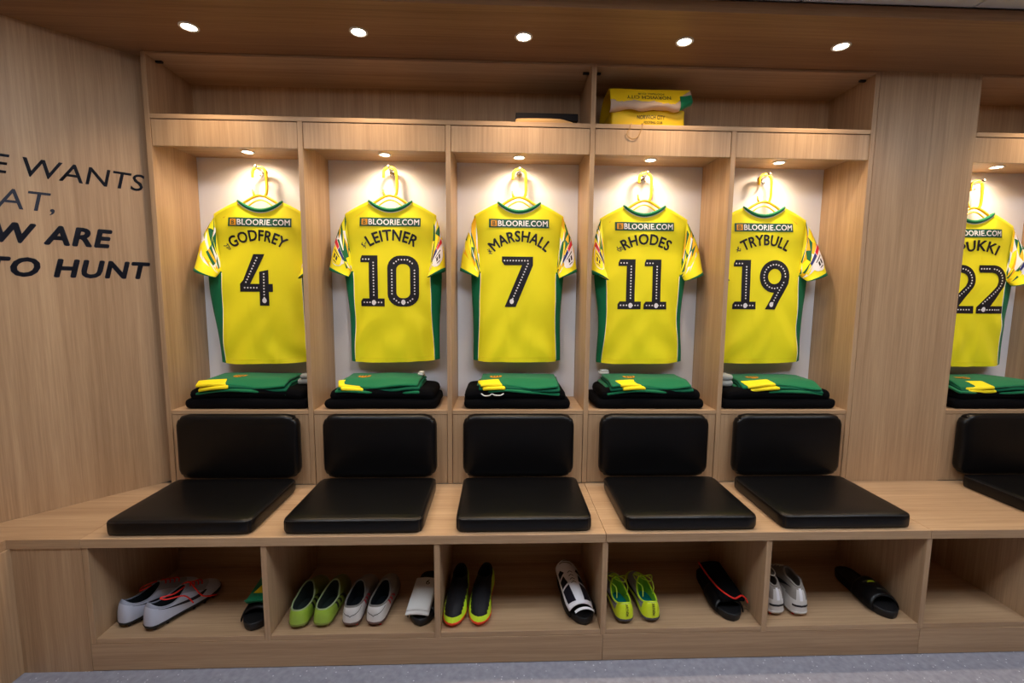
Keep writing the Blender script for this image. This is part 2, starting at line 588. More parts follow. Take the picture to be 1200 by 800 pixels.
obj('corner_board', prism([(-1.5105, -B), (-1.5105, wq.y - 0.004), (wq.x - 0.03, wq.y - 0.03), (q.x + 0.002, q.y - 0.004), (XL + 0.002, -B - 0.4), (XBENCH, -B - 0.4), (XBENCH, -B)], 0, hb), OAKH, bt)
obj('return_board', box(XL + 0.002, XBENCH, -3.4, -B - 0.4006, 0, hb, 0.0012), OAKY, bt)

cc = thing('corner_cabinet', (XBENCH, YF, 0), 'plain oak corner panel under the left end of the bench', 'cabinet')
obj('front_panel', box(0.0085, -1.5105 - XBENCH, 0.0, 0.018, 0, ZBB - 0.001), OAKV, cc)
obj('side_panel', box(-0.010, 0.008, -2.9, 0.018, 0, ZBB - 0.001), OAKV, cc)

CUB = [-1.5, -0.9, -0.3, 0.3, 0.9, 1.5, 1.945, 2.545]
CL = ['holding grey boots with red laces', 'holding green boots and white boots', 'holding neon-trimmed black boots', 'holding neon yellow boots', 'holding white knitted boots', 'left empty below the pillar', 'to the right of the pillar']
for i in range(7):
    x0, x1 = CUB[i], CUB[i + 1]
    cx = (x0 + x1) / 2; w = (x1 - x0) / 2
    s = thing('shoe_cubby', (cx, YF, 0), 'open oak shoe compartment under the bench ' + CL[i], 'cubby', 'shoe compartments under the bench')
    dpt = -YF - 0.004
    obj('divider', box(-w - T / 2, -w + T / 2, 0.0, dpt, ZPL + 0.0005, ZBB - 0.0005, 0.001), OAKV, s)
    if i == 6:
        obj('divider', box(w - T / 2, w + T / 2, 0.0, dpt, ZPL + 0.0005, ZBB - 0.0005, 0.001), OAKV, s)
    ww = w - T / 2 - 0.0005
    obj('base_board', box(-ww, ww, 0.001, dpt - 0.013, ZPL + 0.001, ZS, 0.001), OAKH, s)
    obj('back_board', box(-ww, ww, dpt - 0.012, dpt, ZPL + 0.001, ZBB - 0.001), OAKH, s)
obj_pl = thing('plinth', (0, YF, 0), 'long oak kickboard along the floor under the shoe compartments', 'plinth')
for x0, x1 in ((-1.51, 0.3), (0.3, 1.5), (1.5, 2.56)):
    obj('kickboard', box(x0 + e, x1 - e, 0.0, 0.018, 0.002, ZPL, 0.0008), OAKH, obj_pl)

# ------------------------------------------------------------------ cushions
def crown(sx, sy, sz, amp, rc=.028):
    def f(p):
        dx = abs(p.x) - (sx / 2 - rc); dy = abs(p.y) - (sy / 2 - rc)
        if dx > 0 and dy > 0:
            k_ = max(dx, dy) / math.hypot(dx, dy)
            p.x = math.copysign(sx / 2 - rc + dx * k_, p.x); p.y = math.copysign(sy / 2 - rc + dy * k_, p.y)
        u = abs(p.x / (sx / 2)); v = abs(p.y / (sy / 2))
        k = (1 - min(1, u) ** 4) * (1 - min(1, v) ** 4)
        if p.z > sz * 0.5:
            p.z += amp * k + 0.0012 * noise.noise(Vector((p.x * 9, p.y * 9, 3.1)))
        return p
    return f
def piping(parent, sx, sy, z, r=0.0022, inset=0.004, rc=0.026):
    pts = []
    hx, hy = sx / 2 - inset, sy / 2 - inset
    for cx_, cy_, a in ((hx - rc, hy - rc, 0), (-hx + rc, hy - rc, 90), (-hx + rc, -hy + rc, 180), (hx - rc, -hy + rc, 270)):
        for k in range(6):
            t = math.radians(a + 90 * k / 5)
            pts.append((cx_ + rc * math.cos(t), cy_ + rc * math.sin(t), z))
    return obj('piping', tube(pts, r, 6, closed=True), PIPE, parent)
SEATH = 0.054
for i in range(6):
    sw = 0.49 if i else 0.5
    x = BX[i] + (0.006, 0.004, 0.009, 0.016, -0.004, 0.0)[i]
    s = thing('seat_cushion', (x, -0.2385, ZB), 'black leather seat cushion on the bench below the shirt numbered %s' % SHIRTN[i], 'cushion', 'black seat cushions')
    obj('pad', rbox(sw, 0.372, SEATH, 0.014, (14, 12, 2), crown(sw, 0.372, SEATH, 0.004)), LEATHER, s, smooth=True)
    piping(s, sw, 0.372, SEATH - 0.006)
    bw = 0.485 if i else 0.51
    bx = BX[i] + (0.005, 0.003, 0.002, 0.0, 0.003, 0.0)[i]
    k = thing('back_cushion', (bx, 0.0015, ZB + SEATH - 0.012), 'black leather backrest cushion against the panel below the shirt numbered %s' % SHIRTN[i], 'cushion', 'black backrest cushions')
    obj('pad', rbox(bw, 0.282, 0.048, 0.020, (14, 10, 2), crown(bw, 0.282, 0.048, 0.005, .05)), LEATHER, k, loc=(0, 0, 0.141), rot=(PI / 2, 0, 0), smooth=True)

# ------------------------------------------------------------------ shirts
SH = 0.745               # hem to neck point
WMAX = 0.210
def ztop_back(x):
    a = abs(x)
    if a <= 0.098:
        return 0.704 + 0.041 * (a / 0.098) ** 2
    return 0.745 - 0.058 * ((a - 0.098) / 0.112) ** 1.15
def ztop_front(x):
    a = abs(x)
    if a <= 0.098:
        return 0.685 + 0.060 * (a / 0.098) ** 2
    return ztop_back(x)

class Shirt:
    """back of a hanging jersey; local x across, z up from the hem, -y towards the room"""
    def __init__(s, seed, waist=(0.05, 0.05), sway=0.0, hemtilt=0.0, fold=1.0):
        s.seed = seed; s.waist = waist; s.sway = sway; s.hemtilt = hemtilt; s.fold = fold
    def pinch(s, z, side):
        k = s.waist[1] if side > 0 else s.waist[0]
        return 1 - k * math.sin(PI * min(1, max(0, z / 0.48))) ** 2
    def w(s, z, side):
        g = s.gw[1] if side > 0 else s.gw[0]
        return WMAX * s.pinch(z, side) + g * sstep(0, .36, z) * (1 - sstep(.41, .50, z))
    def edge(s, z, side):          # where yellow meets the green side panel
        return (0.187 - 0.008 * sstep(.28, .42, z)) * s.pinch(z, side)
    def xu(s, v, z):
        a = abs(v); w_, e_ = s.w(z, v), s.edge(z, v)
        x = a / .82 * e_ if a <= .82 else e_ + (a - .82) / .18 * (w_ - e_)
        return (x if v >= 0 else -x), (x / w_ if v >= 0 else -x / w_)
    def off(s, z):
        return s.sway * (1 - z / SH) ** 1.5
    def thick(s, u, z, zt):
        d = 0.034 * max(0.0, 1 - abs(u) ** 3.2) ** 0.55
        d *= 0.75 + 0.25 * math.cos(PI * z / SH * 0.9)
        lim = sstep(0.0, 0.10, zt - z)
        xa = abs(u) * WMAX
        base = 0.34
        return d * (base + (1 - base) * lim)
    def wr(s, x, z):
        n = noise.noise(Vector((x * 7 + s.seed, z * 5, s.seed * 1.7)))
        d1 = math.sin((x * 1.1 + z * 0.75) * 34 + s.seed + 3 * n)
        d2 = math.sin((x * 0.9 - z * 0.7) * 42 + s.seed * 2 + 2 * n)
        edge = sstep(0.06, 0.19, abs(x))
        low = sstep(0.42, 0.05, z) * 0.8 + sstep(0.55, 0.72, z) * 0.35
        a = (0.0016 + 0.0048 * edge) * (low + 0.25) * s.fold
        return a * (d1 * (x > -0.05) + d2 * (x <= 0.05)) * 0.8 + 0.004 * n * s.fold * (0.3 + low)
    def back(s, u, z, zt):
        return -s.thick(u, z, zt) + s.wr(u * WMAX, z) * (1 - abs(u) ** 6) * sstep(0.0, 0.06, zt - z)
    def hem(s, u):
        return 0.010 * abs(u) ** 4 + s.hemtilt * u
    def surf(s, x, z):
        """y of the back for prints"""
        x -= s.off(z)
        u = max(-0.98, min(0.98, x / s.w(z, x)))
        return s.back(u, z, ztop_back(x))

def build_shirt(S, t, badges):
    NU, NS = 56, 48
    us = [-1, -.985, -.96, -.93, -.89, -.85] + [-.82 + 1.64 * i / 46 for i in range(47)] + [.85, .89, .93, .96, .985, 1]
    NU = len(us) - 1
    # column parameter: finer near the sides
    body = bmesh.new(); sides = {-1: bmesh.new(), 1: bmesh.new()}
    piping = {-1: [], 1: []}
    for sheet in (0, 1):
        grid = []
        for i, u in enumerate(us):
            col = []
            x0 = S.xu(u, 0.6)[0]
            zt = ztop_back(x0) if sheet == 0 else ztop_front(x0)
            h0 = S.hem(u) - (0.004 if sheet else 0.0)
            for j in range(NS + 1):
                z = h0 + (zt - h0) * (j / NS)
                X, uu = S.xu(u, z)
                y = S.back(uu, z, zt) if sheet == 0 else S.thick(uu, z, zt) * 0.75
                col.append((X + S.off(z), y, z))
            grid.append(col)
        caches = {}
        def V(bm_, i, j):
            k = (id(bm_), i, j)
            if k not in caches:
                caches[k] = bm_.verts.new(grid[i][j])
            return caches[k]
        for i in range(NU):
            um = (us[i] + us[i + 1]) / 2
            for j in range(NS):
                zm = (grid[i][j][2] + grid[i + 1][j + 1][2]) / 2
                sd = -1 if um < 0 else 1
                lim = 0.82 if sheet == 0 else 0.70
                bm_ = sides[sd] if (abs(um) > lim and zm < 0.43) else body
                f = [V(bm_, i, j), V(bm_, i + 1, j), V(bm_, i + 1, j + 1), V(bm_, i, j + 1)]
                fc = bm_.faces.new(f if sheet == 0 else f[::-1])
                fc.smooth = True
    # close the shoulder seams
    for i in range(NU):
        if min(abs(us[i]), abs(us[i + 1])) * WMAX > 0.096:
            q_ = []
            for k, sh in ((i, 0), (i + 1, 0), (i + 1, 1), (i, 1)):
                x0 = S.xu(us[k], 0.6)[0]; zt = ztop_back(x0) if sh == 0 else ztop_front(x0)
                X, u = S.xu(us[k], zt)
                q_.append(body.verts.new((X + S.off(zt), S.back(u, zt, zt) if sh == 0 else S.thick(u, zt, zt) * 0.75, zt)))
            body.faces.new(q_)
    bmesh.ops.remove_doubles(body, verts=body.verts, dist=1e-5)
    bd = obj('body', body, YEL, t, smooth=True)
    for sd in (-1, 1):
        sp = obj('side_panel', sides[sd], GREENF, t, smooth=True)
        pts = []
        for k in range(20):
            z = 0.012 + (0.42 - 0.012) * k / 19
            X, uu = S.xu(sd * .82, z)
            pts.append((X + S.off(z), S.back(uu, z, ztop_back(X)) - 0.0008, z))
        obj('side_piping', tube(pts, 0.0013, 5), WHITEP, t)
    # hem stitching line
    pts = []
    for v in us:
        if abs(v) < .82:
            z = S.hem(v) + .022
            X, uu = S.xu(v, z)
            pts.append((X + S.off(z), S.back(uu, z, ztop_back(X)) - .0004, z))
    obj('hem_stitch', tube(pts, 0.0007, 4), YELB, t)
    # collar
    ring = []
    for k in range(25):
        x = -0.098 + 0.196 * k / 24
        u = x / WMAX
        z = ztop_back(x)
        ring.append((x, -S.thick(u, z, z) - 0.0005, z + 0.002))
    for k in range(1, 24):
        x = 0.098 - 0.196 * k / 24
        u = x / WMAX
        z = ztop_front(x)
        ring.append((x, S.thick(u, z, z) * 0.75 + 0.006, z + 0.002))
    cl = obj('collar', tube(ring, lambda k: 0.0092 - 0.0042 * (abs(ring[int(round(k * (len(ring) - 1)))][0]) / .098) ** 3, 8, closed=True), GREENF, t)
    obj('collar_piping', tube([(p[0], p[1] - 0.0015, p[2] - 0.0104) for p in ring[:25]], 0.0018, 5), WHITEF, cl)
    # sleeves
    for sd in (-1, 1):
        fw = S.fw[0] if sd < 0 else S.fw[1]
        out = S.out[0] if sd < 0 else S.out[1]
        NT, NC = 22, 24
        def sp_(tt, c):
            bow = math.sin(PI * tt) * 0.012
            O = Vector((0.203 + (out - 0.203) * tt + bow, 0.690 - 0.262 * tt + bow * 0.6))
            I = Vector((0.180 + (out - 0.262) * tt, 0.445 - 0.047 * tt))
            mid = (O + I) / 2; hv = (O - I) / 2
            a = 2 * PI * c / NC
            th = (0.015 + 0.022 * sstep(0, 0.5, tt))
            wob = 0.003 * math.sin(7 * tt + a * 2 + S.seed)
            y = -th * math.sin(a) + fw * tt ** 1.3 + wob
            q = mid + hv * math.cos(a)
            return Vector((sd * q.x, y, q.y))
        bm_ = bmesh.new()
        rows = [[bm_.verts.new(sp_(i / NT * 0.955, c)) for c in range(NC)] for i in range(NT + 1)]
        for i in range(NT):
            for c in range(NC):
                f = bm_.faces.new((rows[i][c], rows[i][(c + 1) % NC], rows[i + 1][(c + 1) % NC], rows[i + 1][c])); f.smooth = True
        bmesh.ops.recalc_face_normals(bm_, faces=bm_.faces)
        sl = obj('sleeve', bm_, YEL, t, smooth=True)
        shards(S, sl, sp_, sd, NC)
        bm_ = bmesh.new()
        cen = sum((sp_(1.0, c) for c in range(NC)), Vector()) / NC
        rr = []
        for i, (tt, gr) in enumerate(((0.945, 1.02), (0.95, 1.045), (1.0, 1.045), (1.0, 0.96), (0.95, 0.96))):
            cc_ = sum((sp_(tt, c) for c in range(NC)), Vector()) / NC
            rr.append([bm_.verts.new(cc_ + (sp_(tt, c) - cc_) * gr) for c in range(NC)])
        for A, C in zip(rr, rr[1:]):
            for c in range(NC):
                f = bm_.faces.new((A[c], A[(c + 1) % NC], C[(c + 1) % NC], C[c])); f.smooth = True
        bmesh.ops.recalc_face_normals(bm_, faces=bm_.faces)
        obj('cuff', bm_, GREENF, sl)
        if badges[0 if sd < 0 else 1]:
            badge(t, sp_, sd, NC)
    return bd

def shards(S, sl, sp_, sd, NC):
    """angular flecks of green, white and amber printed over the upper sleeve"""
    rnd = random.Random(int(S.seed * 10) + sd)
    bms = [bmesh.new() for _ in range(3)]
    NTT, NCC = 7, 6
    def g(i, j):
        r_ = random.Random(i * 31 + j * 7 + int(S.seed * 10) + sd * 3)
        return (0.02 + 0.64 * (i + r_.uniform(-.42, .42)) / NTT, -1.5 + (NC * .5 + 2.0) * (j + r_.uniform(-.42, .42)) / NCC)
    for i in range(NTT):
        for j in range(NCC):
            q4 = [g(i, j), g(i + 1, j), g(i + 1, j + 1), g(i, j + 1)]
            for tri in ((0, 1, 2), (0, 2, 3)):
                x = rnd.random()
                if i > NTT - 3: x += .25
                k = 0 if x < .30 else 1 if x < .46 else 2 if x < .62 else -1
                if k < 0: continue
                A, B_, C = (q4[m_] for m_ in tri)
                n = 4; vs = {}
                for a in range(n + 1):
                    for b in range(n + 1 - a):
                        u, v = a / n, b / n
                        tt = A[0] + (B_[0] - A[0]) * u + (C[0] - A[0]) * v; c = A[1] + (B_[1] - A[1]) * u + (C[1] - A[1]) * v
                        tt = max(0.005, tt)
                        p0 = sp_(tt, c); nn = (sp_(tt + .01, c) - p0).cross(sp_(tt, c + .2) - p0).normalized()
                        cen = (sp_(tt, 0) + sp_(tt, NC / 2)) / 2
                        if nn.dot(p0 - cen) < 0: nn = -nn
                        vs[(a, b)] = bms[k].verts.new(p0 + nn * .0008)
                for a in range(n):
                    for b in range(n - a):
                        bms[k].faces.new((vs[(a, b)], vs[(a + 1, b)], vs[(a, b + 1)]))
                        if a + b < n - 1:
                            bms[k].faces.new((vs[(a + 1, b)], vs[(a + 1, b + 1)], vs[(a, b + 1)]))
    for b_, nm, m_ in zip(bms, ('green_flecks', 'white_flecks', 'amber_flecks'), (GREENP2, WHITEP, AMBERP)):
        bmesh.ops.recalc_face_normals(b_, faces=b_.faces)
        tag(obj(nm, b_, m_, sl, smooth=True), kind='stuff')

def badge(t, sp_, sd, NC):
    """league patch on a sleeve: white shield, blue and red bar, dark figures"""
    def P_(a, b, off):          # a across (-1..1), b down (0..1)
        tt = 0.42 + 0.42 * b
        c = NC * (0.19 - 0.105 * a)
        p0 = sp_(tt, c); d1 = sp_(tt + 0.01, c) - p0; d2 = sp_(tt, c + 0.2) - p0
        n = d1.cross(d2).normalized()
        if n.y > 0: n = -n
        return p0 + n * off
    def patch(fn, off, m, name, par):
        bm_ = bmesh.new(); N = 8
        g = [[bm_.verts.new(P_(*fn(i / N, j / N), off)) for j in range(N + 1)] for i in range(N + 1)]
        for i in range(N):
            for j in range(N):
                bm_.faces.new((g[i][j], g[i + 1][j], g[i + 1][j + 1], g[i][j + 1]))
        bmesh.ops.recalc_face_normals(bm_, faces=bm_.faces)
        return obj(name, bm_, m, par)
    sh = lambda i, j: ((2 * i - 1) * (1.0 if j < 0.55 else math.sqrt(max(0.0, 1 - ((j - 0.55) / 0.46) ** 2))), j)
    bp = patch(sh, 0.0020, WHITEP, 'league_badge', t)
    if sd < 0:
        patch(lambda i, j: (sh(i, j)[0] * .84, .26 + .70 * sh(i, j)[1]), 0.0024, YELB, 'yellow_field', bp)
    patch(lambda i, j: (-1.05 + 1.0 * i, 0.02 + 0.20 * j), 0.0028, BLUEP, 'blue_bar', bp)
    patch(lambda i, j: (0.0 + 1.05 * i, 0.02 + 0.20 * j), 0.0028, REDP, 'red_bar', bp)
    patch(lambda i, j: (-0.5 + 1.0 * i, 0.36 + 0.06 * j), 0.0028, BLACKP, 'figure', bp)
    patch(lambda i, j: (-0.3 + 0.25 * i, 0.50 + 0.22 * j), 0.0028, BLACKP, 'figure', bp)
    patch(lambda i, j: (0.1 + 0.25 * i, 0.50 + 0.22 * j), 0.0028, BLACKP, 'figure', bp)
    patch(lambda i, j: (-0.25 + 0.5 * i, 0.80 + 0.05 * j), 0.0028, BLACKP, 'figure', bp)

# numerals, drawn in a box one unit high
def rrect(x0, x1, z0, z1, r, n=6):
    p = []
    for cx_, cz_, a in ((x1 - r, z1 - r, 0), (x0 + r, z1 - r, 90), (x0 + r, z0 + r, 180), (x1 - r, z0 + r, 270)):
        p += arc(cx_, cz_, r, r, a, a + 90, n)
    return p
def digit(c):
    b = bmesh.new()
    if c == '1':
        poly([(.0, .0), (.47, .0), (.47, .155), (.34, .155), (.34, 1), (.03, 1), (.0, .93), (.0, .865), (.165, .865), (.165, .155), (.04, .155), (0, .10)], b)
        w = .47; dots = [[(.05, .925), (.20, .925)], [(.255, .86), (.255, .20)], [(.06, .078), (.43, .078)]]
    elif c == '0':
        ringpoly(rrect(0, .62, 0, 1, .25), rrect(.175, .445, .165, .835, .115), b)
        w = .62; dots = [[(.088 + .445 * 0, .25), (.088, .75)], [(.532, .25), (.532, .75)], [(.13, .85), (.22, .92), (.40, .92), (.49, .85)], [(.13, .15), (.22, .08), (.40, .08), (.49, .15)]]
    elif c == '7':
        poly([(0, 1), (.62, 1), (.62, .83), (.28, 0), (.06, 0), (.40, .83), (.05, .83), (0, .90)], b)
        w = .62; dots = [[(.05, .92), (.54, .92)], [(.52, .86), (.21, .14)]]
    elif c == '4':
        poly([(.27, 1), (.48, 1), (.195, .42), (.0, .42), (0, .34)], b)
        poly([(0, .27), (.62, .27), (.62, .425), (0, .425)], b)
        poly([(.37, 0), (.545, 0), (.545, .70), (.37, .66)], b)
        w = .62; dots = [[(.335, .93), (.10, .42)], [(.09, .348), (.36, .348)], [(.457, .62), (.457, .08)]]
    elif c == '9':
        ringpoly(arc(.31, .67, .31, .33, 0, 360, 40)[:-1], arc(.31, .67, .135, .155, 0, 360, 40)[:-1], b)
        poly([(.62, .65), (.60, .52), (.34, 0), (.13, 0), (.38, .47), (.46, .62)], b)
        w = .62; dots = [arc(.31, .67, .222, .242, 0, 300, 24), [(.50, .55), (.27, .09)]]
    else:
        o = [(0, 1), (.30, 1)] + arc(.31, .69, .31, .31, 88, -38, 14) + [(.30, .155), (.62, .155), (.62, 0), (.0, 0), (.0, .13)]
        i = [(.42, .57)] + arc(.31, .69, .145, .15, -30, 90, 10) + [(.30, .845), (.03, .845), (0, .90)]
        poly(o + i, b)
        w = .62; dots = [[(.05, .925), (.28, .925)], arc(.31, .69, .228, .232, 85, -38, 12) + [(.12, .20)], [(.06, .078), (.56, .078)]]
    bmesh.ops.triangulate(b, faces=b.faces[:])
    d = bmesh.new()
    for pl in dots:
        acc = 0.0; step = 0.058
        for (x0, z0), (x1, z1) in zip(pl, pl[1:]):
            L_ = math.hypot(x1 - x0, z1 - z0); s_ = acc
            while s_ <= L_:
                k = s_ / L_
                r = 0.0165 if abs(x1 - x0) < 0.6 * abs(z1 - z0) or True else 0.012
                poly([(x0 + (x1 - x0) * k + r * math.cos(PI / 4 + q_ * PI / 3), z0 + (z1 - z0) * k + r * math.sin(PI / 4 + q_ * PI / 3)) for q_ in range(6)], d)
                s_ += step
            acc = s_ - L_
    # crest at the foot of the numeral
    fx, fz = {'1': (.255, .075), '0': (.31, .085), '7': (.20, .11), '4': (.457, .10), '9': (.26, .10), '2': (.16, .085)}[c]
    poly(arc(fx, fz, .042, .052, 0, 360, 12)[:-1], d)
    return b, d, w

def place(b, S, dx, dz, sx, sz, off):
    for v in b.verts:
        v.co.x = dx + v.co.x * sx; v.co.z = dz + v.co.z * sz
    grid_cut(b, 0.022)
    for v in b.verts:
        v.co.y = S.surf(v.co.x, v.co.z) - off
    return face_front(b)

def prints(S, t, num, name, nh, ncx, narc):
    # sponsor strip
    bp = poly([(-.14, 0), (.14, 0), (.14, .040), (-.14, .040)])
    sp = obj('sponsor_strip', place(bp, S, 0, 0.631, 1, 1, 0.0016), GREENP, t)
    b = poly([(-.131, .006), (-.103, .006), (-.103, .034), (-.131, .034)])
    ic = obj('icon_square', place(b, S, 0, 0.631, 1, 1, 0.0022), ORANGEP, sp)
    b = text_bm('B', 0.02); fit(b, -.1235, -.1105, .010, .030)
    obj('icon_letter', place(b, S, 0, 0.631, 1, 1, 0.0028), GREENP, sp)
    b = text_bm('BLOORIE.COM', 0.030); fit(b, -.098, .134, .0065, .0335)
    obj('sponsor_lettering', place(b, S, 0, 0.631, 1, 1, 0.0022), WHITEP, sp)
    # name on an arc
    b = text_bm(name, 0.042)
    w_ = {'GODFREY': .232, 'LEITNER': .212, 'MARSHALL': .262, 'RHODES': .213, 'TRYBULL': .212, 'PUKKI': .185}[name]
    fit(b, -w_ / 2, w_ / 2, 0, 0.052)
    grid_cut(b, 0.012)
    R_ = narc
    for v in b.verts:
        a = v.co.x / R_; r = R_ + v.co.z
        v.co.x = r * math.sin(a) + (0.010 if name != 'PUKKI' else -0.006); v.co.z = r * math.cos(a) - R_
    obj('name_lettering', place(b, S, ncx, 0.566, 1, 1, 0.0016), BLACKP, t)
    # little bird emblem before the name, as a knot of dark strokes
    b = bmesh.new()
    rnd = random.Random(S.seed)
    for k in range(7):
        x, z, a = rnd.uniform(-.011, .011), rnd.uniform(-.011, .011), rnd.uniform(0, PI)
        c_, s_ = math.cos(a) * .007, math.sin(a) * .007
        n1, n2 = -s_ * .22, c_ * .22
        poly([(x - c_ - n1, z - s_ - n2), (x + c_ - n1, z + s_ - n2), (x + c_ + n1, z + s_ + n2), (x - c_ + n1, z - s_ + n2)], b)
    a = (-w_ / 2 - 0.016) / R_
    obj('name_emblem', place(b, S, ncx + 0.010 + (R_ + .022) * math.sin(a), 0.566 + (R_ + .022) * math.cos(a) - R_, 1, 1, 0.0016), GREYP, t)
    # numerals
    H_ = 0.235
    ws = [digit(c) for c in num]
    tot = sum(w for _, _, w in ws) * H_ + 0.014 * (len(num) - 1)
    x = ncx - tot / 2 - 0.002
    for b, d, w in ws:
        nb = obj('numeral', place(b, S, x, nh, H_, H_, 0.0016), BLACKP, t)
        tag(obj('dots', place(d, S, x, nh, H_, H_, 0.0024), WHITEP, nb), kind='stuff')
        x += w * H_ + 0.014

def hanger(cx, y, z, i, yaw):
    """yellow plastic hanger; origin at the middle of the shoulder bar"""
    t = thing('coat_hanger', (cx, y, z), 'yellow plastic coat hanger holding the shirt numbered %s' % SHIRTN[i], 'hanger', 'yellow coat hangers', rz=yaw)
    arm = smoothcurve([(-.165, 0, -.100), (-.12, 0, -.068), (-.07, 0, -.028), (-.02, 0, .0), (.02, 0, .0), (.07, 0, -.028), (.12, 0, -.068), (.165, 0, -.100)], 4)
    obj('shoulder_bar', tube(arm, 0.0058, 8), HANGY, t)
    obj('rib', tube([(p.x * 0.85, p.y, p.z - 0.020) for p in arm], 0.0035, 6), HANGY, t)
    hk = [(.022, 0, .0), (.030, 0, .02), (.031, 0, .06), (.030, 0, .095)] + [(math.cos(math.radians(a)) * .029, 0, .103 + math.sin(math.radians(a)) * .026) for a in range(0, 200, 20)] + [(-.030, 0, .082)]
    obj('hook', tube(smoothcurve(hk, 3), 0.0062, 8), HANGY, t)
    obj('stub', tube([(-.024, 0, .0), (-.030, 0, .012), (-.033, 0, .03)], lambda k: 0.0055 - 0.002 * k, 7), HANGY, t)
    return t

def peg(cx, z, i):
    t = thing('wall_hook', (cx, D, z), 'small chrome coat hook at the top of the locker with the shirt numbered %s' % SHIRTN[i], 'hook', 'chrome coat hooks')
    obj('plate', lathe([(0, .004), (.012, .004), (.014, .002), (.014, 0)], 16), CHROME, t, rot=(PI / 2, 0, 0))
    obj('upper_arm', tube(smoothcurve([(0, -.003, 0), (0, -.03, .0), (0, -.06, .002), (0, -.078, .006)], 3), 0.0045, 8), CHROME, t)
    obj('knob', lathe([(0, -.008), (.005, -.006), (.008, 0), (.005, .006), (0, .008)], 12), CHROME, t, loc=(0, -.08, .007), smooth=True)
    obj('lower_arm', tube(smoothcurve([(0, -.003, -.006), (0, -.018, -.016), (0, -.032, -.028), (0, -.044, -.022)], 3), 0.0038, 8), CHROME, t)

# centre x, hem z, yaw, number, name, waist, sway, hem tilt, sleeve forward, sleeve reach, badges, numeral dx
SHIRTS = [
    (-1.182, 1.000, 0.03, '4', 'GODFREY', (.02, .04), 0.0, 0.004, (-.055, -.05), (.275, .258), (0, 0), -.022, .19),
    (-0.592, 1.010, 0.0, '10', 'LEITNER', (.06, .04), 0.012, 0.006, (-.04, -.06), (.272, .258), (1, 1), -.002, .19),
    (0.004, 1.012, 0.0, '7', 'MARSHALL', (.03, .05), -0.004, 0.0, (-.04, -.04), (.272, .272), (0, 1), -.004, .17),
    (0.596, 1.006, 0.0, '11', 'RHODES', (.10, .08), 0.0, 0.003, (-.06, -.04), (.255, .280), (1, 0), 0.0, .19),
    (1.172, 1.010, -0.02, '19', 'TRYBULL', (.06, .05), 0.014, 0.004, (-.05, -.055), (.255, .285), (0, 1), 0.0, .19),
    (2.215, 0.998, 0.0, '22', 'PUKKI', (.04, .06), 0.010, 0.0, (-.05, -.05), (.246, .275), (0, 1), 0.03, .19),
]
GW = [(.040, .012), (.014, .022), (.014, .008), (.024, .006), (.0, .022), (.0, .024)]
for i, (cx, hz, yaw, num, name, waist, sway, ht, fw, out, badges, ndx, narc) in enumerate(SHIRTS):
    S = Shirt(1.3 + i * 2.1, waist, sway, ht, 1.9)
    S.fw = fw; S.out = out; S.gw = GW[i]
    t = thing('football_shirt', (cx, 0.222, hz), 'yellow and green football shirt with a black number %s' % SHIRTN[i], 'shirt', 'football shirts hanging in the lockers', rz=yaw)
    build_shirt(S, t, badges)
    prints(S, t, num, name, 0.263 if i else 0.272, ndx, narc)
    hanger(cx, 0.222, hz + 0.770, i, yaw)
    peg(cx + 0.001, hz + 0.770 + 0.117, i)

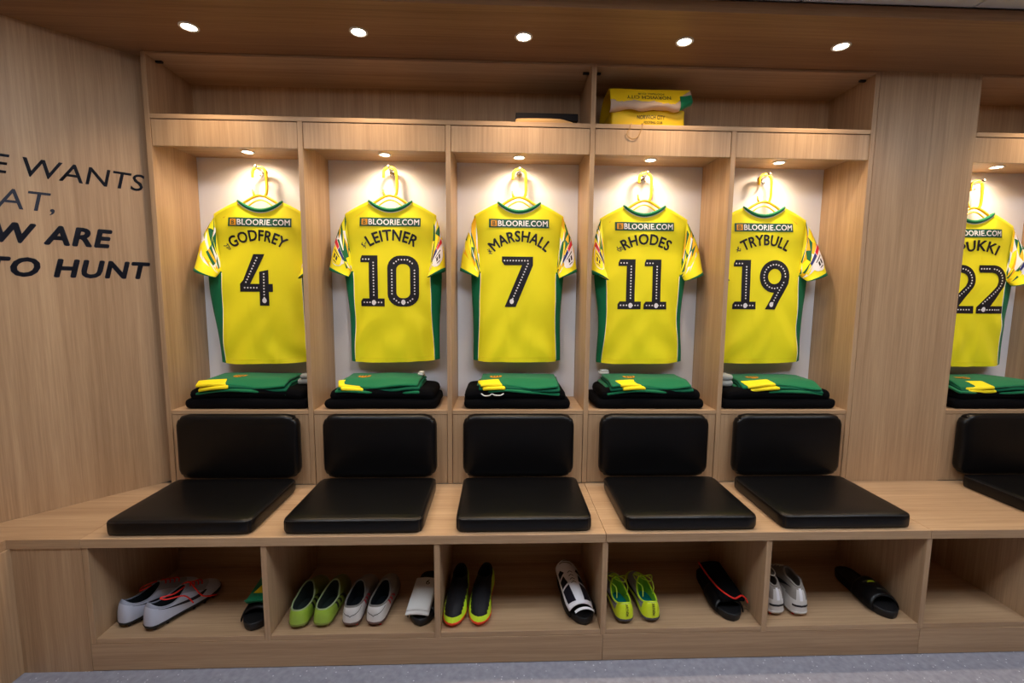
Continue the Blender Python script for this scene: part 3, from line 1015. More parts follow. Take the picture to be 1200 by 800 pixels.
# ------------------------------------------------------------------ folded kit on the shelves
def wave(a, f, ph, axis=0):
    return lambda p: a * math.sin((p[axis]) * f + ph)
TOW = [(-1.186, .528), (-.601, .492), (-.005, .475), (.592, .495), (1.190, .530), (2.26, .50)]
KIT = [  # x0, x1 of the shorts, yellow band x0, x1, crest x, yaw
    (-1.394, -1.006, -1.392, -1.265, -1.255, .02),
    (-.797, -.430, -.785, -.688, -.700, .0),
    (-.182, .192, -.165, -.065, -.100, -.03),
    (.400, .792, .452, .556, .520, .02),
    (1.010, 1.392, 1.045, 1.172, 1.110, -.05),
    (2.035, 2.420, 2.075, 2.195, 2.140, -.03),
]
for i in range(6):
    cx, w = TOW[i]
    rnd = random.Random(20 + i)
    t = thing('folded_towel', (cx, 0.128, ZCS), 'black folded towel on the shelf under the shirt numbered %s' % SHIRTN[i], 'towel', 'black folded towels')
    ph = rnd.uniform(0, 6)
    def fn1(p, ph=ph, w=w):
        k = p.z / 0.045
        p.x += 0.008 * noise.noise(Vector((p.y * 9, p.z * 20, ph)))
        p.y += 0.006 * noise.noise(Vector((p.x * 8, p.z * 10, ph + 4))) * (1 if p.y < 0 else 0)
        if k > 0.4:
            p.z += 0.003 * noise.noise(Vector((p.x * 9, p.y * 9, ph)))
        return p
    obj('lower_fold', rbox(w, 0.232, 0.046, 0.021, (16, 10, 3), fn1), TERRY, t, smooth=True)
    def fn2(p, ph=ph, w=w):
        u = p.x / (w / 2)
        p.z -= 0.014 * abs(u) ** 4
        p.z += 0.005 * noise.noise(Vector((p.x * 8, p.y * 9, ph + 9))) * min(1, p.z / 0.02)
        p.y += 0.006 * noise.noise(Vector((p.x * 7, p.z * 9, ph + 7))) * (1 if p.y < 0 else 0)
        p.z = max(p.z, 0.0)
        return p
    obj('upper_fold', rbox(w - 0.02 - 0.02 * rnd.random(), 0.226, 0.050, 0.0245, (16, 10, 3), fn2), TERRY, t, loc=(rnd.uniform(-.008, .008), 0.002, 0.0445), smooth=True)
    # shorts folded on the towel
    x0, x1, b0, b1, cxr, yaw = KIT[i]
    sx = (x0 + x1) / 2; sw = x1 - x0
    zt = ZCS + 0.0925
    s = thing('folded_shorts', (sx, 0.118, zt), 'green folded shorts with a yellow band on the towel under the shirt numbered %s' % SHIRTN[i], 'shorts', 'green folded shorts', rz=yaw)
    def drape(x, y, lay, ph=ph, sw=sw):
        u = x / (sw / 2)
        fr = sstep(-0.03, -0.115, y)
        z = -0.006 * abs(u) ** 3 * (1 - fr * 0.3)
        z -= fr * (0.024 + 0.008 * math.sin(x * 17 + ph + lay * 0.7))
        z += 0.0045 * noise.noise(Vector((x * 8, y * 9, ph + lay)))
        return z
    lays = [(0.0, sw, 0.205, -.004), (0.0125, sw * 0.965, 0.200, 0.003), (0.025, sw * 0.93, 0.196, 0.000)]
    for li, (lz, lw, ly, lx) in enumerate(lays):
        def fl(p, lz=lz, li=li, lx=lx):
            p.x += lx
            p.y += 0.006 * math.sin(p.x * 21 + ph + li * 1.3) * sstep(0.02, -0.1, p.y)
            p.z += lz + drape(p.x, p.y, li)
            return p
        obj('fabric_layer', rbox(lw, ly, 0.0118, 0.0058, (22, 14, 1), fl), GREENF if li != 1 else GREEND, s, smooth=True)
    for li in (2, 1):
        def fb(p, li=li):
            cxl = (b0 + b1) / 2 - sx + (0.010 if li == 1 else 0.0)
            p.x += cxl
            p.y += -0.0775 + (0.002 if li == 2 else -0.0035)
            yy = p.y + 0.006 * math.sin(p.x * 21 + ph + li * 1.3)
            p.x += (yy + 0.1) * -0.35
            p.z += lays[li][0] - 0.0012 + drape(p.x, p.y, li)
            p.y = yy
            return p
        obj('yellow_band', rbox(b1 - b0, 0.052, 0.0142, 0.0065, (8, 5, 1), fb), YELB, s, smooth=True)
    # crest: a small amber shield
    bm_ = bmesh.new()
    pts = [(-.027, .022), (.027, .022), (.027, -.004), (.014, -.022), (0, -.028), (-.014, -.022), (-.027, -.004)]
    vs = []
    for a, c in pts:
        X = cxr - sx + a; Y = -0.008 + c
        vs.append(bm_.verts.new((X, Y, lays[2][0] + 0.0118 + drape(X, Y, 2) + 0.0016)))
    bm_.faces.new(vs); bmesh.ops.recalc_face_normals(bm_, faces=bm_.faces)
    cr = obj('crest', bm_, ORANGEP, s)
    bm_ = bmesh.new()
    for a in (-.013, .0, .013):
        vs = []
        for da, dc in ((-.003, -.014), (.003, -.014), (.003, .014), (-.003, .014)):
            X = cxr - sx + a + da; Y = -0.008 + dc
            vs.append(bm_.verts.new((X, Y, lays[2][0] + 0.0118 + drape(X, Y, 2) + 0.0026)))
        bm_.faces.new(vs)
    bmesh.ops.recalc_face_normals(bm_, faces=bm_.faces)
    obj('crest_mark', bm_, GREENP, cr)

def roll(name, loc, w, d, h, m, label, cat, rz=0.0, ph=0.0):
    t = thing(name, loc, label, cat, rz=rz)
    def f(p):
        p.z += 0.0035 * noise.noise(Vector((p.x * 40, p.y * 40, ph))) * min(1, p.z / 0.01)
        p.y += 0.003 * math.sin(p.x * 60 + ph)
        return p
    obj('outer_layer', rbox(w, d, h * 0.58, h * 0.28, (8, 6, 2), f), m, t, smooth=True)
    obj('inner_layer', rbox(w * 0.8, d * 0.9, h * 0.45, h * 0.2, (8, 6, 2), f), m, t, loc=(w * 0.06, -d * 0.03, h * 0.55), smooth=True)
    return t
roll('rolled_socks', (-.964, .135, ZCS + .090), .074, .06, .048, GREYF, 'pale grey rolled socks beside the shorts under the shirt numbered four', 'socks', ph=1)
roll('rolled_socks', (-.452, .172, ZCS + .1265), .026, .045, .016, WHITEF, 'small white rolled socks behind the shorts under the shirt numbered ten', 'socks', ph=2)
roll('rolled_socks', (.425, .2225, ZCS + .124), .05, .03, .020, WHITEF, 'small white sock roll behind the shorts under the shirt numbered eleven', 'socks', ph=3)
roll('rolled_socks', (.966, .120, ZCS + .088), .080, .075, .056, GREYF, 'pale grey rolled socks to the left of the shorts under the shirt numbered nineteen', 'socks', ph=4)
roll('rolled_socks', (2.09, .2215, ZCS + .124), .09, .03, .022, WHITEF, 'white sock roll behind the shorts under the shirt numbered twenty-two', 'socks', ph=5)

# drawstring of the shorts under shirt seven
for o in bpy.data.objects:
    if o.name.startswith('folded_shorts') and o['label'].endswith('seven'):
        pts = smoothcurve([(-.165, -.104, -.022), (-.150, -.112, -.030), (-.130, -.112, -.029), (-.118, -.106, -.023), (-.104, -.113, -.027), (-.080, -.114, -.027), (-.066, -.108, -.020)], 5)
        obj('drawstring', tube(pts, 0.0028, 6), WHITEF, o)

# ------------------------------------------------------------------ football boots
HW = [(0, 0), (.012, .018), (.035, .027), (.08, .0335), (.18, .036), (.3, .0355), (.42, .036), (.55, .040), (.68, .043), (.78, .043), (.87, .037), (.94, .028), (.98, .016), (1, 0)]
def hw(t):
    for (a, b), (c, d) in zip(HW, HW[1:]):
        if t <= c:
            k = (t - a) / (c - a)
            return b + (d - b) * k
    return 0.0
class Boot:
    def __init__(s, L=0.272, side=1, yc=.078, a=.062, b=.027, zh=.088, zs_=.062, zf=.088, zsole=.020, toe=.42):
        s.L, s.side, s.yc, s.a, s.b, s.zh, s.zs, s.zf, s.z0, s.toe = L, side, yc, a, b, zh, zs_, zf, zsole, toe
    def outline(s, phi, grow=1.0):
        t = (1 - math.cos(phi)) / 2
        x = hw(t) * (1 if math.sin(phi) >= 0 else -1) * grow
        bend = 0.012 * sstep(.45, 1, t) * s.side
        return Vector((x - bend, t * s.L))
    def ring(s, phi):
        c = math.cos(phi)
        z = s.zs + (s.zh - s.zs) * max(0, c) ** 3 + (s.zf - s.zs) * max(0, -c) ** 1.5
        sn = math.sin(phi)
        return Vector((s.b * math.copysign(abs(sn) ** .78, sn) * (1 - 0.15 * max(0, -c)), s.yc - s.a * c, z))
    def P(s, phi, q, off=0.0):
        S_ = s.outline(phi); R_ = s.ring(phi)
        wt = sstep(.5, .98, (1 - math.cos(phi)) / 2)
        h = (1 - wt) * (1 - math.cos(q * PI / 2)) + wt * q
        kt = s.toe * math.sqrt(max(0, 1 - (1 - min(1, q / .4)) ** 2)) + (1 - s.toe) * q ** 1.25
        k = (1 - wt) * math.sin(q * PI / 2) + wt * kt
        # pull the heel in a little above the counter
        p = Vector((S_.x + (R_.x - S_.x) * h, S_.y + (R_.y - S_.y) * h, s.z0 + (R_.z - s.z0) * k))
        if off:
            e_ = 0.02
            d1 = s.P(phi + e_, q) - s.P(phi - e_, q); d2 = s.P(phi, min(1, q + e_)) - s.P(phi, max(0, q - e_))
            n = d1.cross(d2)
            n = n.normalized() if n.length > 1e-12 else Vector((0, 0, 1))
            cen = Vector((0, s.L * .5, .03))
            if n.dot(p - cen) < 0: n = -n
            p = p + n * off
        return p

def strip(bt_, pts, off, n=3, cap=False):
    """pts: list of (phi, s_low, s_high)"""
    bm_ = bmesh.new()
    rows = [[bm_.verts.new(bt_.P(ph, a + (b - a) * k / n, off)) for k in range(n + 1)] for ph, a, b in pts]
    for A, C in zip(rows, rows[1:]):
        for k in range(n):
            bm_.faces.new((A[k], C[k], C[k + 1], A[k + 1]))
    bmesh.ops.remove_doubles(bm_, verts=bm_.verts, dist=1e-5)
    bmesh.ops.recalc_face_normals(bm_, faces=bm_.faces)
    return bm_

def boot(loc, rz, side, st, label, group):
    t = thing('football_boot', loc, label, 'boot', group, rz=rz)
    k = Boot(side=side, **st.get('shape', {}))
    NP, NQ = 72, 20
    bm_ = bmesh.new()
    g = [[bm_.verts.new(k.P(2 * PI * i / NP, j / NQ)) for j in range(NQ + 1)] for i in range(NP)]
    for i in range(NP):
        for j in range(NQ):
            f = bm_.faces.new((g[i][j], g[(i + 1) % NP][j], g[(i + 1) % NP][j + 1], g[i][j + 1]))
            f.smooth = True
            f.material_index = st['zone'](2 * PI * (i + .5) / NP, (j + .5) / NQ, side)
    bmesh.ops.remove_doubles(bm_, verts=bm_.verts, dist=2e-5)
    bmesh.ops.recalc_face_normals(bm_, faces=bm_.faces)
    upm = obj('upper', bm_, st['mats'], t)
    # collar edge and lining
    rim = [k.ring(2 * PI * i / 40) for i in range(40)]
    obj('collar_edge', tube(rim, st.get('rim_r', .0026), 7, closed=True), st['rim'], t)
    bm_ = bmesh.new()
    lev = [(1.0, 1.0), (.86, .7), (.80, .35), (.78, .0)]
    rows = []
    for sc, kz in lev:
        rows.append([bm_.verts.new((k.ring(2 * PI * i / 40).x * sc, k.yc + (k.ring(2 * PI * i / 40).y - k.yc) * (sc * .98), (k.z0 + .012) + (k.ring(2 * PI * i / 40).z - k.z0 - .012) * kz)) for i in range(40)])
    for A, C in zip(rows, rows[1:]):
        for i in range(40):
            f = bm_.faces.new((A[i], A[(i + 1) % 40], C[(i + 1) % 40], C[i])); f.smooth = True
    obj('lining', bm_, st['lining'], t)
    bm_ = bmesh.new()
    bm_.faces.new([bm_.verts.new((k.ring(2 * PI * i / 40).x * .79, k.yc + (k.ring(2 * PI * i / 40).y - k.yc) * .78, k.z0 + .0125)) for i in range(40)])
    obj('insole', bm_, st.get('insole', st['lining']), t)
    # sole plate
    bm_ = bmesh.new()
    N = 56
    rows = []
    for z, gr in ((.0115, .90), (.012, .98), (k.z0 - .002, 1.03), (k.z0 + .002, 1.02), (k.z0 + .003, .95)):
        r_ = []
        for i in range(N):
            o_ = k.outline(2 * PI * i / N)
            spring = 0.010 * sstep(.72, 1.0, o_.y / k.L)
            c_ = Vector((0, k.L * .5))
            r_.append(bm_.verts.new((o_.x * gr, c_.y + (o_.y - c_.y) * (1 + (gr - 1) * .4), z)))
        rows.append(r_)
    for A, C in zip(rows, rows[1:]):
        for i in range(N):
            f = bm_.faces.new((A[i], A[(i + 1) % N], C[(i + 1) % N], C[i])); f.smooth = True
    bm_.faces.new(rows[0][::-1]); bm_.faces.new(rows[-1])
    bmesh.ops.remove_doubles(bm_, verts=bm_.verts, dist=2e-5)
    bmesh.ops.recalc_face_normals(bm_, faces=bm_.faces)
    so = obj('sole', bm_, st['sole'], t)
    sm = None
    for sy, sxp in ((.022, .017), (.060, .022), (.150, .026), (.185, .034), (.220, .030)):
        for sg in (-1, 1):
            o_ = k.outline(math.acos(1 - 2 * sy / k.L))
            cxm = o_.x - hw(sy / k.L)
            if sm is None:
                sb = lathe([(0, 0), (.0048, 0), (.0052, .002), (.0072, .0125)], 9)
                s0 = obj('stud', sb, st['stud'], so, (cxm + sg * sxp, sy, 0)); sm = s0.data
            else:
                inst('stud', sm, so, (cxm + sg * sxp, sy, 0))
    for nm, m_, pts, off in st.get('marks', lambda sd: [])(side):
        obj(nm, strip(k, pts, off), m_, t, smooth=True)
    if 'laces' in st:
        for pts, r_ in st['laces'](k, side):
            obj('lace', tube(smoothcurve(pts, 5), r_, 6), st['lace_mat'], t)
    if 'extra' in st:
        st['extra'](k, t, side)
    return t

bgrey = mat('boot_grey', lin(186, 190, 206), 0.4, 0.5, var=.05, vscale=30)
bgrey2 = mat('boot_silver', lin(150, 154, 170), 0.4, 0.5, var=.06, vscale=30)
bblk = mat('boot_black', lin(18, 18, 24), 0.6, 0.35, bump=.4, bscale=500)
bdark = mat('boot_lining', lin(28, 32, 36), 0.9, 0.1)
bred = mat('boot_red', lin(225, 42, 30), 0.5, 0.4)
bgrn = mat('boot_green', lin(150, 182, 60), 0.32, 0.5, var=.10, vscale=40)
bgrn2 = mat('boot_olive', lin(118, 130, 48), 0.4, 0.5, var=.10, vscale=40)
bwht = mat('boot_white', lin(214, 210, 206), 0.4, 0.5, var=.05, vscale=25)
bsil = mat('boot_warm_grey', lin(150, 144, 138), 0.5, 0.4, var=.08, vscale=25)
bneon = mat('boot_neon', lin(206, 240, 50), 0.45, 0.4)
byel = mat('boot_neon_yellow', lin(218, 238, 40), 0.4, 0.4, var=.05, vscale=30)
borg = mat('boot_orange', lin(238, 72, 30), 0.45, 0.4)
bteal = mat('boot_teal', lin(0, 120, 116), 0.8, 0.2)
bknit = mat('boot_knit', lin(150, 143, 136), 0.85, 0.2, bump=.8, bscale=420, var=.08, vscale=40)
bwarm = mat('lace_cream', lin(205, 196, 182), 0.8, 0.2)

def swoosh(c):   # tapering tick along the side, c = +1 right side, -1 left
    pts = []
    for i in range(13):
        q_ = i / 12
        ph = math.radians(40 + 88 * q_) * c
        mid = 0.66 - 0.50 * q_ ** 1.3 + (0.5 * max(0, q_ - .72)) * 1.0
        wd = 0.025 + 0.26 * math.sin(PI * min(1, q_ * 0.9 + .05)) ** 1.3 * (q_ * 1.2)
        pts.append((ph, mid - wd / 2, mid + wd / 2))
    return pts
def three(c, a0=62, step=13, wdt=6, s0=.12, s1=.80, lean=16):
    out = []
    for n in range(3):
        a = a0 + n * step
        pts = []
        out.append([(math.radians(a + dx * wdt) * c, s0, s1) for dx in (0, .5, 1)])
    return out
def lace_rows(k, s_list, dphi, r=.0022):
    rows = []
    for i, q_ in enumerate(s_list):
        d = math.radians(dphi)
        rows.append(([k.P(PI - d, q_, .002), k.P(PI - d * .4, q_ + .01, .004), k.P(PI + d * .4, q_ + .01, .004), k.P(PI + d, q_, .002)], r))
    return rows
def red_laces(k, sd):
    rows = lace_rows(k, (.55, .66, .77, .88), 26, .0022)
    a = k.ring(PI)
    return rows + [
        ([a + Vector((.012, -.006, .0)), a + Vector((.030, -.052, .004)), a + Vector((.014, -.088, .006)), a + Vector((.03, -.078, -.002)), a + Vector((.050, -.030, -.012)), a + Vector((.072, -.012, -.045))], .0026),
        ([a + Vector((-.010, -.004, .0)), a + Vector((.010, .012, .006)), a + Vector((.042, .012, -.01)), a + Vector((.064, .028, -.045)), a + Vector((.075, .07, -.062))], .0026)] if sd > 0 else rows + [
        ([a + Vector((-.01, -.004, .0)), a + Vector((-.025, -.04, -.002)), a + Vector((-.012, -.06, -.006)), a + Vector((.005, -.03, .004))], .0024)]
def neon_laces(k, sd):
    a = k.ring(PI)
    V_ = Vector
    return lace_rows(k, (.62, .75, .88), 24, .0019) + [
        ([a + V_((.01, 0, 0)), a + V_((.035, -.02, .016)), a + V_((.02, -.055, .014)), a + V_((-.01, -.03, .012)), a + V_((-.004, 0, .002))], .0018),
        ([a + V_((-.01, 0, 0)), a + V_((-.036, -.012, .014)), a + V_((-.03, -.052, .010)), a + V_((-.012, -.06, -.006)), a + V_((-.016, -.085, -.03))], .0018),
        ([a + V_((0, .0, .004)), a + V_((.02, -.04, .02)), a + V_((.032, -.06, .0)), a + V_((.026, -.07, -.03))], .0018)]
def cream_laces(k, sd):
    a = k.ring(PI); V_ = Vector
    return lace_rows(k, (.6, .72, .84), 22, .0016) + [
        ([a + V_((0, .01, -.01)), a + V_((-.03, -.01, .02)), a + V_((-.035, -.05, .018)), a + V_((.0, -.075, .006)), a + V_((.014, -.05, .016)), a + V_((-.012, -.012, .024)), a + V_((-.03, .0, .01))], .0017)] if sd < 0 else lace_rows(k, (.6, .72, .84), 22, .0016)

def heel_text(word, m_, ph0, ph1, s0, s1, vertical):
    def f(k, t, sd):
        b = text_bm(word, .02); fit(b, 0, 1, 0, 1)
        for v in b.verts:
            u, w_ = v.co.x, v.co.z
            if vertical: u, w_ = w_, u
            ph = math.radians(ph0 + (ph1 - ph0) * u); q_ = s0 + (s1 - s0) * w_
            v.co = k.P(ph, q_, .0012)
        bmesh.ops.recalc_face_normals(b, faces=b.faces)
        obj('heel_lettering', b, m_, t)
    return f
def tab(m_, h=.03, w_=.014):
    def f(k, t, sd):
        a = k.ring(0)
        obj('heel_tab', tube([a + Vector((0, .002, -.012)), a + Vector((0, -.003, .006)), a + Vector((0, .004, h))], lambda q_: w_ * (1 - .5 * q_), 8, flat=.25), m_, t)
    return f

def side_of(ph):  # signed angle from the heel, -180..180
    d = math.degrees(ph) % 360
    return d - 360 if d > 180 else d

ST = {
 'grey': dict(mats=[bgrey, bgrey2, bblk], rim=bgrey2, lining=bdark, sole=RUBBER, stud=RUBBER, lace_mat=bred, laces=red_laces,
    shape=dict(a=.060, yc=.076, b=.031, zh=.098, zs_=.070, zf=.098),
    zone=lambda ph, q_, sd: 1 if (q_ > .72 and abs(side_of(ph)) < 70) or (abs(side_of(ph)) > 125 and q_ > .35) else 0,
    marks=lambda sd: [('swoosh_mark', BLACKP, swoosh(1), .0012), ('swoosh_mark', BLACKP, swoosh(-1), .0012)]),
 'green': dict(mats=[bgrn, bgrn2, bblk], rim=mat('rim_pale_green', lin(150, 165, 120), .6), rim_r=.0030, lining=mat('lining_green_black', lin(20, 34, 30), .9), sole=bgrn2, stud=mat('stud_pale', lin(215, 205, 130), .4),
    shape=dict(a=.070, yc=.080, b=.033, zh=.070, zs_=.066, zf=.094),
    zone=lambda ph, q_, sd: 1 if abs(side_of(ph)) > 85 else 0,
    marks=lambda sd: [('stripe', BLACKP, p_, .0012) for c in (1, -1) for p_ in three(c)]),
 'white': dict(mats=[bwht, bsil, bblk], rim=mat('rim_grey', lin(120, 116, 112), .6), rim_r=.0034, lining=bdark, sole=mat('sole_brown', lin(96, 70, 62), .5), stud=bred,
    shape=dict(a=.068, yc=.080, b=.032, zh=.078, zs_=.066, zf=.092),
    zone=lambda ph, q_, sd: 1 if abs(side_of(ph)) > 70 or q_ > .8 else 0,
    marks=lambda sd: [('stripe', REDP, p_, .0012) for c in (1, -1) for p_ in three(c, 66, 10, 5, .25, .75)]
        + [('heel_line', GREYP, [(math.radians(a), .62 - .35 * (1 - abs(a) / 48.0), .655 - .35 * (1 - abs(a) / 48.0)) for a in range(-48, 49, 6)], .0012)]),
 'neon': dict(mats=[bneon, bblk, borg], rim=bblk, rim_r=.004, lining=bdark, sole=borg, stud=borg,
    shape=dict(a=.050, yc=.066, b=.027, zh=.092, zs_=.078, zf=.092, toe=.55),
    zone=lambda ph, q_, sd: (1 if (abs(side_of(ph)) > 78 and q_ > .055 + .51 * sstep(150, 105, abs(side_of(ph)))) or q_ > .72 else 0),
    marks=lambda sd: [('stripe', BLACKP, p_, .0012) for c in (1, -1) for p_ in three(c, 88, 13, 6, .04, .60)]),
 'yellow': dict(mats=[byel, bgrey2, bneon], rim=bneon, rim_r=.0032, lining=mat('lining_lime', lin(120, 190, 50), .8), insole=bteal, sole=mat('sole_grey_dark', lin(70, 68, 74), .5), stud=mat('stud_grey', lin(150, 130, 90), .4), lace_mat=mat('lace_neon', lin(205, 235, 70), .7), laces=neon_laces,
    shape=dict(a=.072, yc=.086, b=.032, zh=.078, zs_=.058, zf=.086),
    zone=lambda ph, q_, sd: 1 if (abs(side_of(ph)) > 38 and q_ > .30) or (abs(side_of(ph)) < 22 and q_ > .84) else 0,
    marks=lambda sd: [('swoosh_mark', BLACKP, swoosh(1), .0012), ('swoosh_mark', BLACKP, swoosh(-1), .0012)],
    extra=heel_text('MERCURIAL', BLACKP, -2, 9, .16, .80, True)),
 'knit': dict(mats=[bwht, bknit, bblk], rim=bknit, rim_r=.0045, lining=mat('lining_taupe', lin(110, 104, 98), .9), sole=bwht, stud=bred, lace_mat=bwarm, laces=cream_laces,
    shape=dict(L=.262, a=.044, yc=.072, b=.022, zh=.106, zs_=.120, zf=.134),
    zone=lambda ph, q_, sd: 1 if q_ > .42 - .08 * math.cos(ph) and not (abs(side_of(ph)) < 14 and q_ < .75) else 0,
    marks=lambda sd: [('swoosh_mark', BLACKP, swoosh(1), .0012), ('swoosh_mark', BLACKP, swoosh(-1), .0012),
                      ('heel_line', BLACKP, [(math.radians(a), .16, .215) for a in range(-26, 27, 4)], .0014),
                      ('heel_strip', WHITEP, [(math.radians(a), .34, .84) for a in (-7, -3, 0, 3, 7)], .0012)]),
}
Z0 = ZS + 0.0004
BOOTS = [
 ('grey', (-1.450, -.384, Z0), -.46, -1, 'grey football boot with red laces, the one against the left side panel', 'grey boots with red laces'),
 ('grey', (-1.344, -.404, Z0), -.48, 1, 'grey football boot with a loose red lace hanging over its side', 'grey boots with red laces'),
 ('green', (-.808, -.412, Z0), .07, -1, 'lime green football boot beside the compartment divider', 'lime green boots'),
 ('green', (-.725, -.408, Z0), -.03, 1, 'lime green football boot beside the white boots', 'lime green boots'),
 ('white', (-.619, -.408, Z0), .03, -1, 'white football boot next to the lime green boots', 'white boots with red stripes'),
 ('white', (-.536, -.406, Z0), -.08, 1, 'white football boot with red stripes nearest the white folded sock', 'white boots with red stripes'),
 ('neon', (-.238, -.148, Z0), PI, -1, 'black and neon football boot beside the compartment divider', 'black and neon boots'),
 ('neon', (-.128, -.146, Z0), PI - .15, 1, 'black and neon football boot with three black side stripes showing', 'black and neon boots'),
 ('yellow', (.390, -.414, Z0), .02, -1, 'neon yellow and silver football boot beside the compartment divider', 'neon yellow boots'),
 ('yellow', (.490, -.410, Z0), -.02, 1, 'neon yellow and silver football boot standing free, right of its twin', 'neon yellow boots'),
 ('knit', (.983, -.385, Z0), .05, -1, 'white knitted football boot with cream lace loop beside the divider', 'white knitted boots'),
 ('knit', (1.068, -.392, Z0), -.04, 1, 'white knitted football boot with high collar, right of its twin', 'white knitted boots'),
]
for st, loc, rz, sd, lab, grp in BOOTS:
    boot(loc, rz, sd, ST[st], lab, grp)

# ------------------------------------------------------------------ slide sandals and shin pads
def slide(loc, rz, label, strap_h=.056, logo=None):
    t = thing('slide_sandal', loc, label, 'sandal', 'black slide sandals', rz=rz)
    L_ = .285
    def out(ph, gr):
        tt = (1 - math.cos(ph)) / 2
        base = hw(tt) * 1.08 + .006 * math.sin(PI * tt)
        return Vector((base * (1 if math.sin(ph) >= 0 else -1) * gr, L_ * .5 + (tt * L_ - L_ * .5) * (1 + (gr - 1) * .4)))
    bm_ = bmesh.new(); N = 56; rows = []
    for z, gr in ((0, .90), (.004, .97), (.015, 1.0), (.027, 1.02), (.031, .99), (.030, .92), (.025, .82)):
        rows.append([bm_.verts.new((out(2 * PI * i / N, gr).x, out(2 * PI * i / N, gr).y, z + (.006 if z > .02 else 0) * (1 - out(2 * PI * i / N, gr).y / L_))) for i in range(N)])
    for A, C in zip(rows, rows[1:]):
        for i in range(N):
            f = bm_.faces.new((A[i], A[(i + 1) % N], C[(i + 1) % N], C[i])); f.smooth = True
    bm_.faces.new(rows[0][::-1]); bm_.faces.new(rows[-1])
    bmesh.ops.remove_doubles(bm_, verts=bm_.verts, dist=2e-5)
    bmesh.ops.recalc_face_normals(bm_, faces=bm_.faces)
    obj('sole', bm_, RUBBER, t)
    bm_ = bmesh.new(); NA, NB = 18, 10
    def sp(a, b, off):
        y = .135 + .115 * b - .02 * math.sin(a) * b
        tt = y / L_
        w_ = hw(tt) * 1.08 + .009
        hz = strap_h * (1 - .28 * b) + .006 * math.sin(PI * b)
        return Vector(((w_ + off) * math.cos(a), y, .014 + (hz + off) * math.sin(a) ** .8 if math.sin(a) > 0 else .014))
    for off in (0, .004):
        g = [[bm_.verts.new(sp(PI * i / NA, j / NB, off)) for j in range(NB + 1)] for i in range(NA + 1)]
        if off == 0: g0 = g
        for i in range(NA):
            for j in range(NB):
                f = bm_.faces.new((g[i][j], g[i + 1][j], g[i + 1][j + 1], g[i][j + 1])); f.smooth = True
    for i in range(NA):
        for j in (0, NB):
            bm_.faces.new((g0[i][j], g0[i + 1][j], g[i + 1][j], g[i][j]))
    bmesh.ops.recalc_face_normals(bm_, faces=bm_.faces)
    s_ = obj('strap', bm_, LEATHER, t)
    if logo:
        for a0, a1, b0, b1, m_ in logo:
            b_ = bmesh.new()
            g = [[b_.verts.new(sp(a0 + (a1 - a0) * i / 4, b0 + (b1 - b0) * (j / 2) + .25 * (b1 - b0) * (i / 4), .0052)) for j in range(3)] for i in range(5)]
            for i in range(4):
                for j in range(2):
                    b_.faces.new((g[i][j], g[i + 1][j], g[i + 1][j + 1], g[i][j + 1]))
            bmesh.ops.recalc_face_normals(b_, faces=b_.faces)
            obj('strap_logo', b_, m_, s_)
    return t
YN = -.415
slide((-.976, YN + .285, Z0), PI + .02, 'black slide sandal with a green pad on it, half behind the divider', .05)
slide((-.368, YN + .285 + .008, Z0), PI, 'black slide sandal under the white folded sock', .034)
slide((.196, YN + .285 - .004, Z0), PI + .16, 'black slide sandal under the white and black shin guard', .05)
slide((.806, YN + .285 + .004, Z0), PI - .02, 'black slide sandal under the black pad with red edging', .05)
slide((1.418, YN + .285 + .002, Z0), PI - .02, 'black slide sandal with a small yellow logo on its strap', .062,
      [(1.25, 1.75, .30, .40, bneon), (1.0, 1.35, .26, .34, GREYP), (1.5, 2.1, .70, .76, GREYP)])

def pad_thing(name, loc, rz, rx, label, cat):
    t = thing(name, loc, label, cat)
    t.rotation_euler = (rx, 0, rz)
    return t
# white folded sock on the second slide
t = pad_thing('folded_sock', (-.376, -.312, Z0 + .0495), -.06, .12, 'white folded sock with a small grey mark, lying on the black slide', 'sock')
def fs(p):
    p.z += -.006 * (p.x / .045) ** 2 + .0015 * noise.noise(Vector((p.x * 30, p.y * 30, 1)))
    return p
obj('lower_fold', rbox(.088, .170, .010, .0048, (8, 12, 1), fs), WHITEF, t, smooth=True)
obj('upper_fold', rbox(.084, .162, .010, .0048, (8, 12, 1), fs), WHITEF, t, loc=(.001, .006, .0095), smooth=True)
b = text_bm('6', .02); fit(b, -.008, .008, -.013, .013)
for v in b.verts: v.co = Vector((v.co.x + .012, v.co.z + .058, .0205 - .006 * ((v.co.x + .012) / .045) ** 2))
bmesh.ops.recalc_face_normals(b, faces=b.faces)
obj('mark', b, GREYP, t)

# white and black shin guard on the third slide
t = pad_thing('shin_guard', (.208, -.288, Z0 + .0665), .13, .13, 'white shin guard with black panels on top of the black slide', 'shin guard')
def sg(a, b, off=0.0):
    wd = .051 * (1 - .14 * b) * (1 - .55 * max(0, (b - .82) / .18) ** 2.2) * (1 - .10 * max(0, (.12 - b) / .12))
    th = a * 1.15
    R_ = wd / math.sin(1.15)
    return Vector((( R_ + off) * math.sin(th), -.118 + .250 * b, (R_ + off) * (math.cos(th) - math.cos(1.15)) + .004 + .010 * (b - .5) ** 2))
def sgrid(a0, a1, b0, b1, off, n=10, fn=None):
    bm_ = bmesh.new()
    g = [[bm_.verts.new(sg(*(fn(i / n, j / n) if fn else (a0 + (a1 - a0) * i / n, b0 + (b1 - b0) * j / n)), off)) for j in range(n + 1)] for i in range(n + 1)]
    for i in range(n):
        for j in range(n):
            f = bm_.faces.new((g[i][j], g[i + 1][j], g[i + 1][j + 1], g[i][j + 1])); f.smooth = True
    bmesh.ops.recalc_face_normals(bm_, faces=bm_.faces)
    return bm_
sh_o = obj('shell', sgrid(-1, 1, 0, 1, 0, 18), WHITEP, t)
